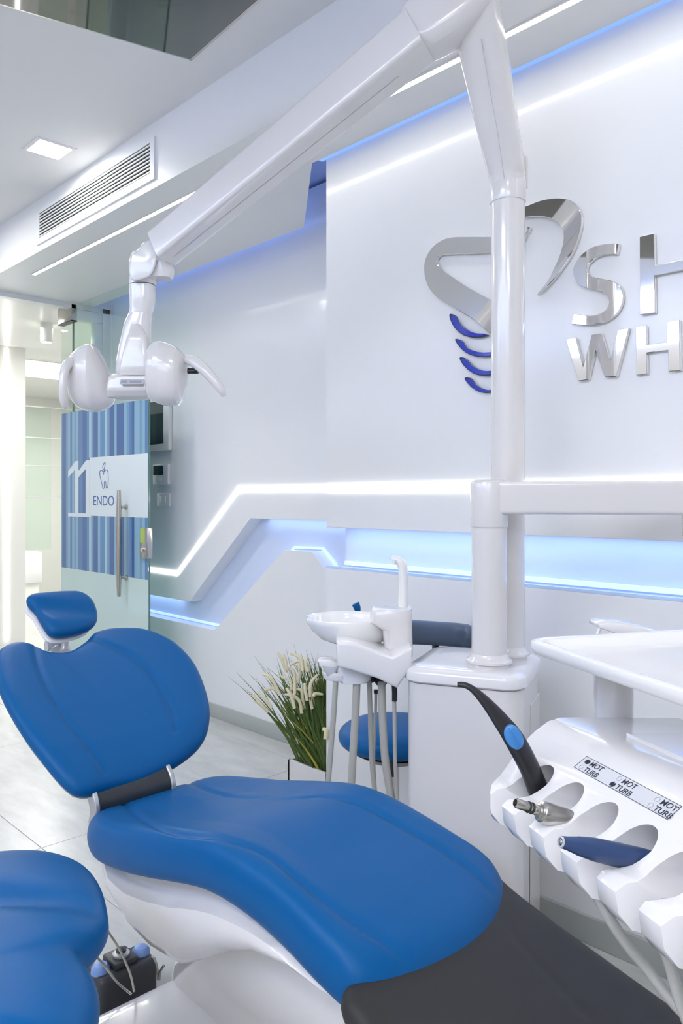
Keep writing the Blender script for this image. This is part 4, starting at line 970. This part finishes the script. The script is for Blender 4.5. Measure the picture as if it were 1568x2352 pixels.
# ------------------------------------------------------------ planter with grasses
px0, px1 = 2.345, 2.125
plt = thing('planter', 'low white planter box with tall artificial grass and cream flower spikes', 'planter', (2.1, 2.24, 0))
XP = 1.945
link('box', join([boxm((XP, px1, 0), (XP + .012, px0, .185), .002, 1), boxm((XP, px0 - .012, 0), (XL - .015, px0, .185), .002, 1), boxm((XP, px1, 0), (XL - .015, px1 + .006, .185), .002, 1), boxm((XP + .006, px1 + .004, 0), (XL - .02, px0 - .006, .02))]), WHITE, plt, smooth=30)
link('soil', boxm((XP + .012, px1 + .006, .08), (XL - .02, px0 - .012, .12)), SOIL, plt)
pcx, pcy = 2.03, 2.20
def blade(b, tip, bend, w_, seg=7):
    b = Vector(b); tip = Vector(tip); mid = (b + tip) / 2 + Vector(bend); vs = []; fs = []
    side = (tip - b).cross(FW); side = side.normalized() if side.length > 1e-6 else RT
    side = (side + FW * random.uniform(-.5, .5)).normalized()
    for i in range(seg + 1):
        t_ = i / seg; p = b * (1 - t_) ** 2 + mid * 2 * t_ * (1 - t_) + tip * t_ * t_; ww = w_ * (1 - t_ ** 1.6) * (.6 + .8 * min(1, t_ * 3)) + .0003
        vs += [p - side * ww, p + side * ww + FW * .0006]
    for i in range(seg): fs.append((2 * i, 2 * i + 1, 2 * i + 3, 2 * i + 2))
    return vs, fs
def blades(n, spread, hmin, hmax, wd, leftbias):
    V = []; Fs = []
    for k in range(n):
        b = Vector((pcx + random.uniform(-.055, .16), pcy + random.uniform(-.055, .10), .115))
        a = random.gauss(0, 1); h = random.uniform(hmin, hmax); lean = max(-.62, min(.3, random.gauss(-leftbias, spread)))
        tip = b + RT * (lean * h) + FW * random.uniform(-.12, .08) * h + UP * (h * math.sqrt(max(.15, 1 - lean * lean)))
        if tip.x > XL - .06: tip.x = XL - .06
        if tip.x > 1.90: tip.y = max(tip.y, 2.15)
        if tip.dot(RT) > (pcx * RT.x + pcy * RT.y) + .07 and tip.z < .5: tip -= RT * .04
        bend = UP * (.12 * h) * random.uniform(.2, 1.3) + RT * random.uniform(-.02, .04)
        v, f = blade(b, tip, bend, wd * random.uniform(.6, 1.2)); o = len(V); V += v; Fs += [tuple(i + o for i in q_) for q_ in f]
    me = bpy.data.meshes.new('blades'); me.from_pydata([tuple(v) for v in V], [], Fs); me.update(); return me
o = link('grass_blades', blades(680, .20, .24, .48, .0032, .07), GLEAF, plt, smooth=0); o['kind'] = 'stuff'
o = link('long_blades', blades(90, .30, .36, .54, .0028, .20), GLEAF, plt, smooth=0); o['kind'] = 'stuff'
o = link('yellow_blades', blades(38, .34, .22, .42, .0036, .16), YLEAF, plt, smooth=0); o['kind'] = 'stuff'
z6 = lambda L: [(560 + a / 6.19, 1440 + b / 6.19) for a, b in L]
spk = [[(600, 650), (480, 370)], [(610, 600), (560, 400)], [(830, 620), (800, 440), (660, 380)], [(790, 600), (790, 480), (660, 540)], [(720, 960), (720, 760), (700, 620), (640, 580)], [(680, 900), (650, 760), (480, 700)], [(770, 800), (790, 650), (780, 560)], [(720, 1160), (670, 980), (600, 870)],
       [(820, 1230), (790, 1060), (700, 980), (580, 960)], [(860, 1170), (830, 1000), (820, 900), (730, 880)], [(900, 1050), (870, 900), (860, 800)], [(940, 1000), (950, 800), (1050, 680)], [(1000, 1120), (990, 930), (1010, 800), (1060, 750)], [(970, 1170), (950, 1040), (970, 900)], [(990, 990), (1010, 950), (1120, 960)],
       [(510, 970), (430, 800), (350, 700), (260, 670)], [(400, 1150), (300, 1020), (200, 920)], [(350, 1210), (230, 1090), (150, 1010), (135, 950)], [(510, 960), (420, 870), (280, 910)], [(910, 640), (870, 520), (900, 430)], [(950, 700), (900, 560), (780, 470)], [(1160, 1600), (1170, 1480), (1125, 1450)]]
for i, L in enumerate(spk):
    d = 2.93 + random.uniform(-.05, .06) if i < 21 else 2.85
    q = [P(a, b, d + .01 * k) for k, (a, b) in enumerate(z6(L))]
    if len(q) == 2: q.insert(1, q[0].lerp(q[1], .5) + UP * .012)
    r = .0062 if i != 21 else .009
    link('flower_spike', tube(q, [r] + [r * 1.05] * (len(q) - 2) + [r * .7], 9, 5), SPIKE, plt, smooth=60)
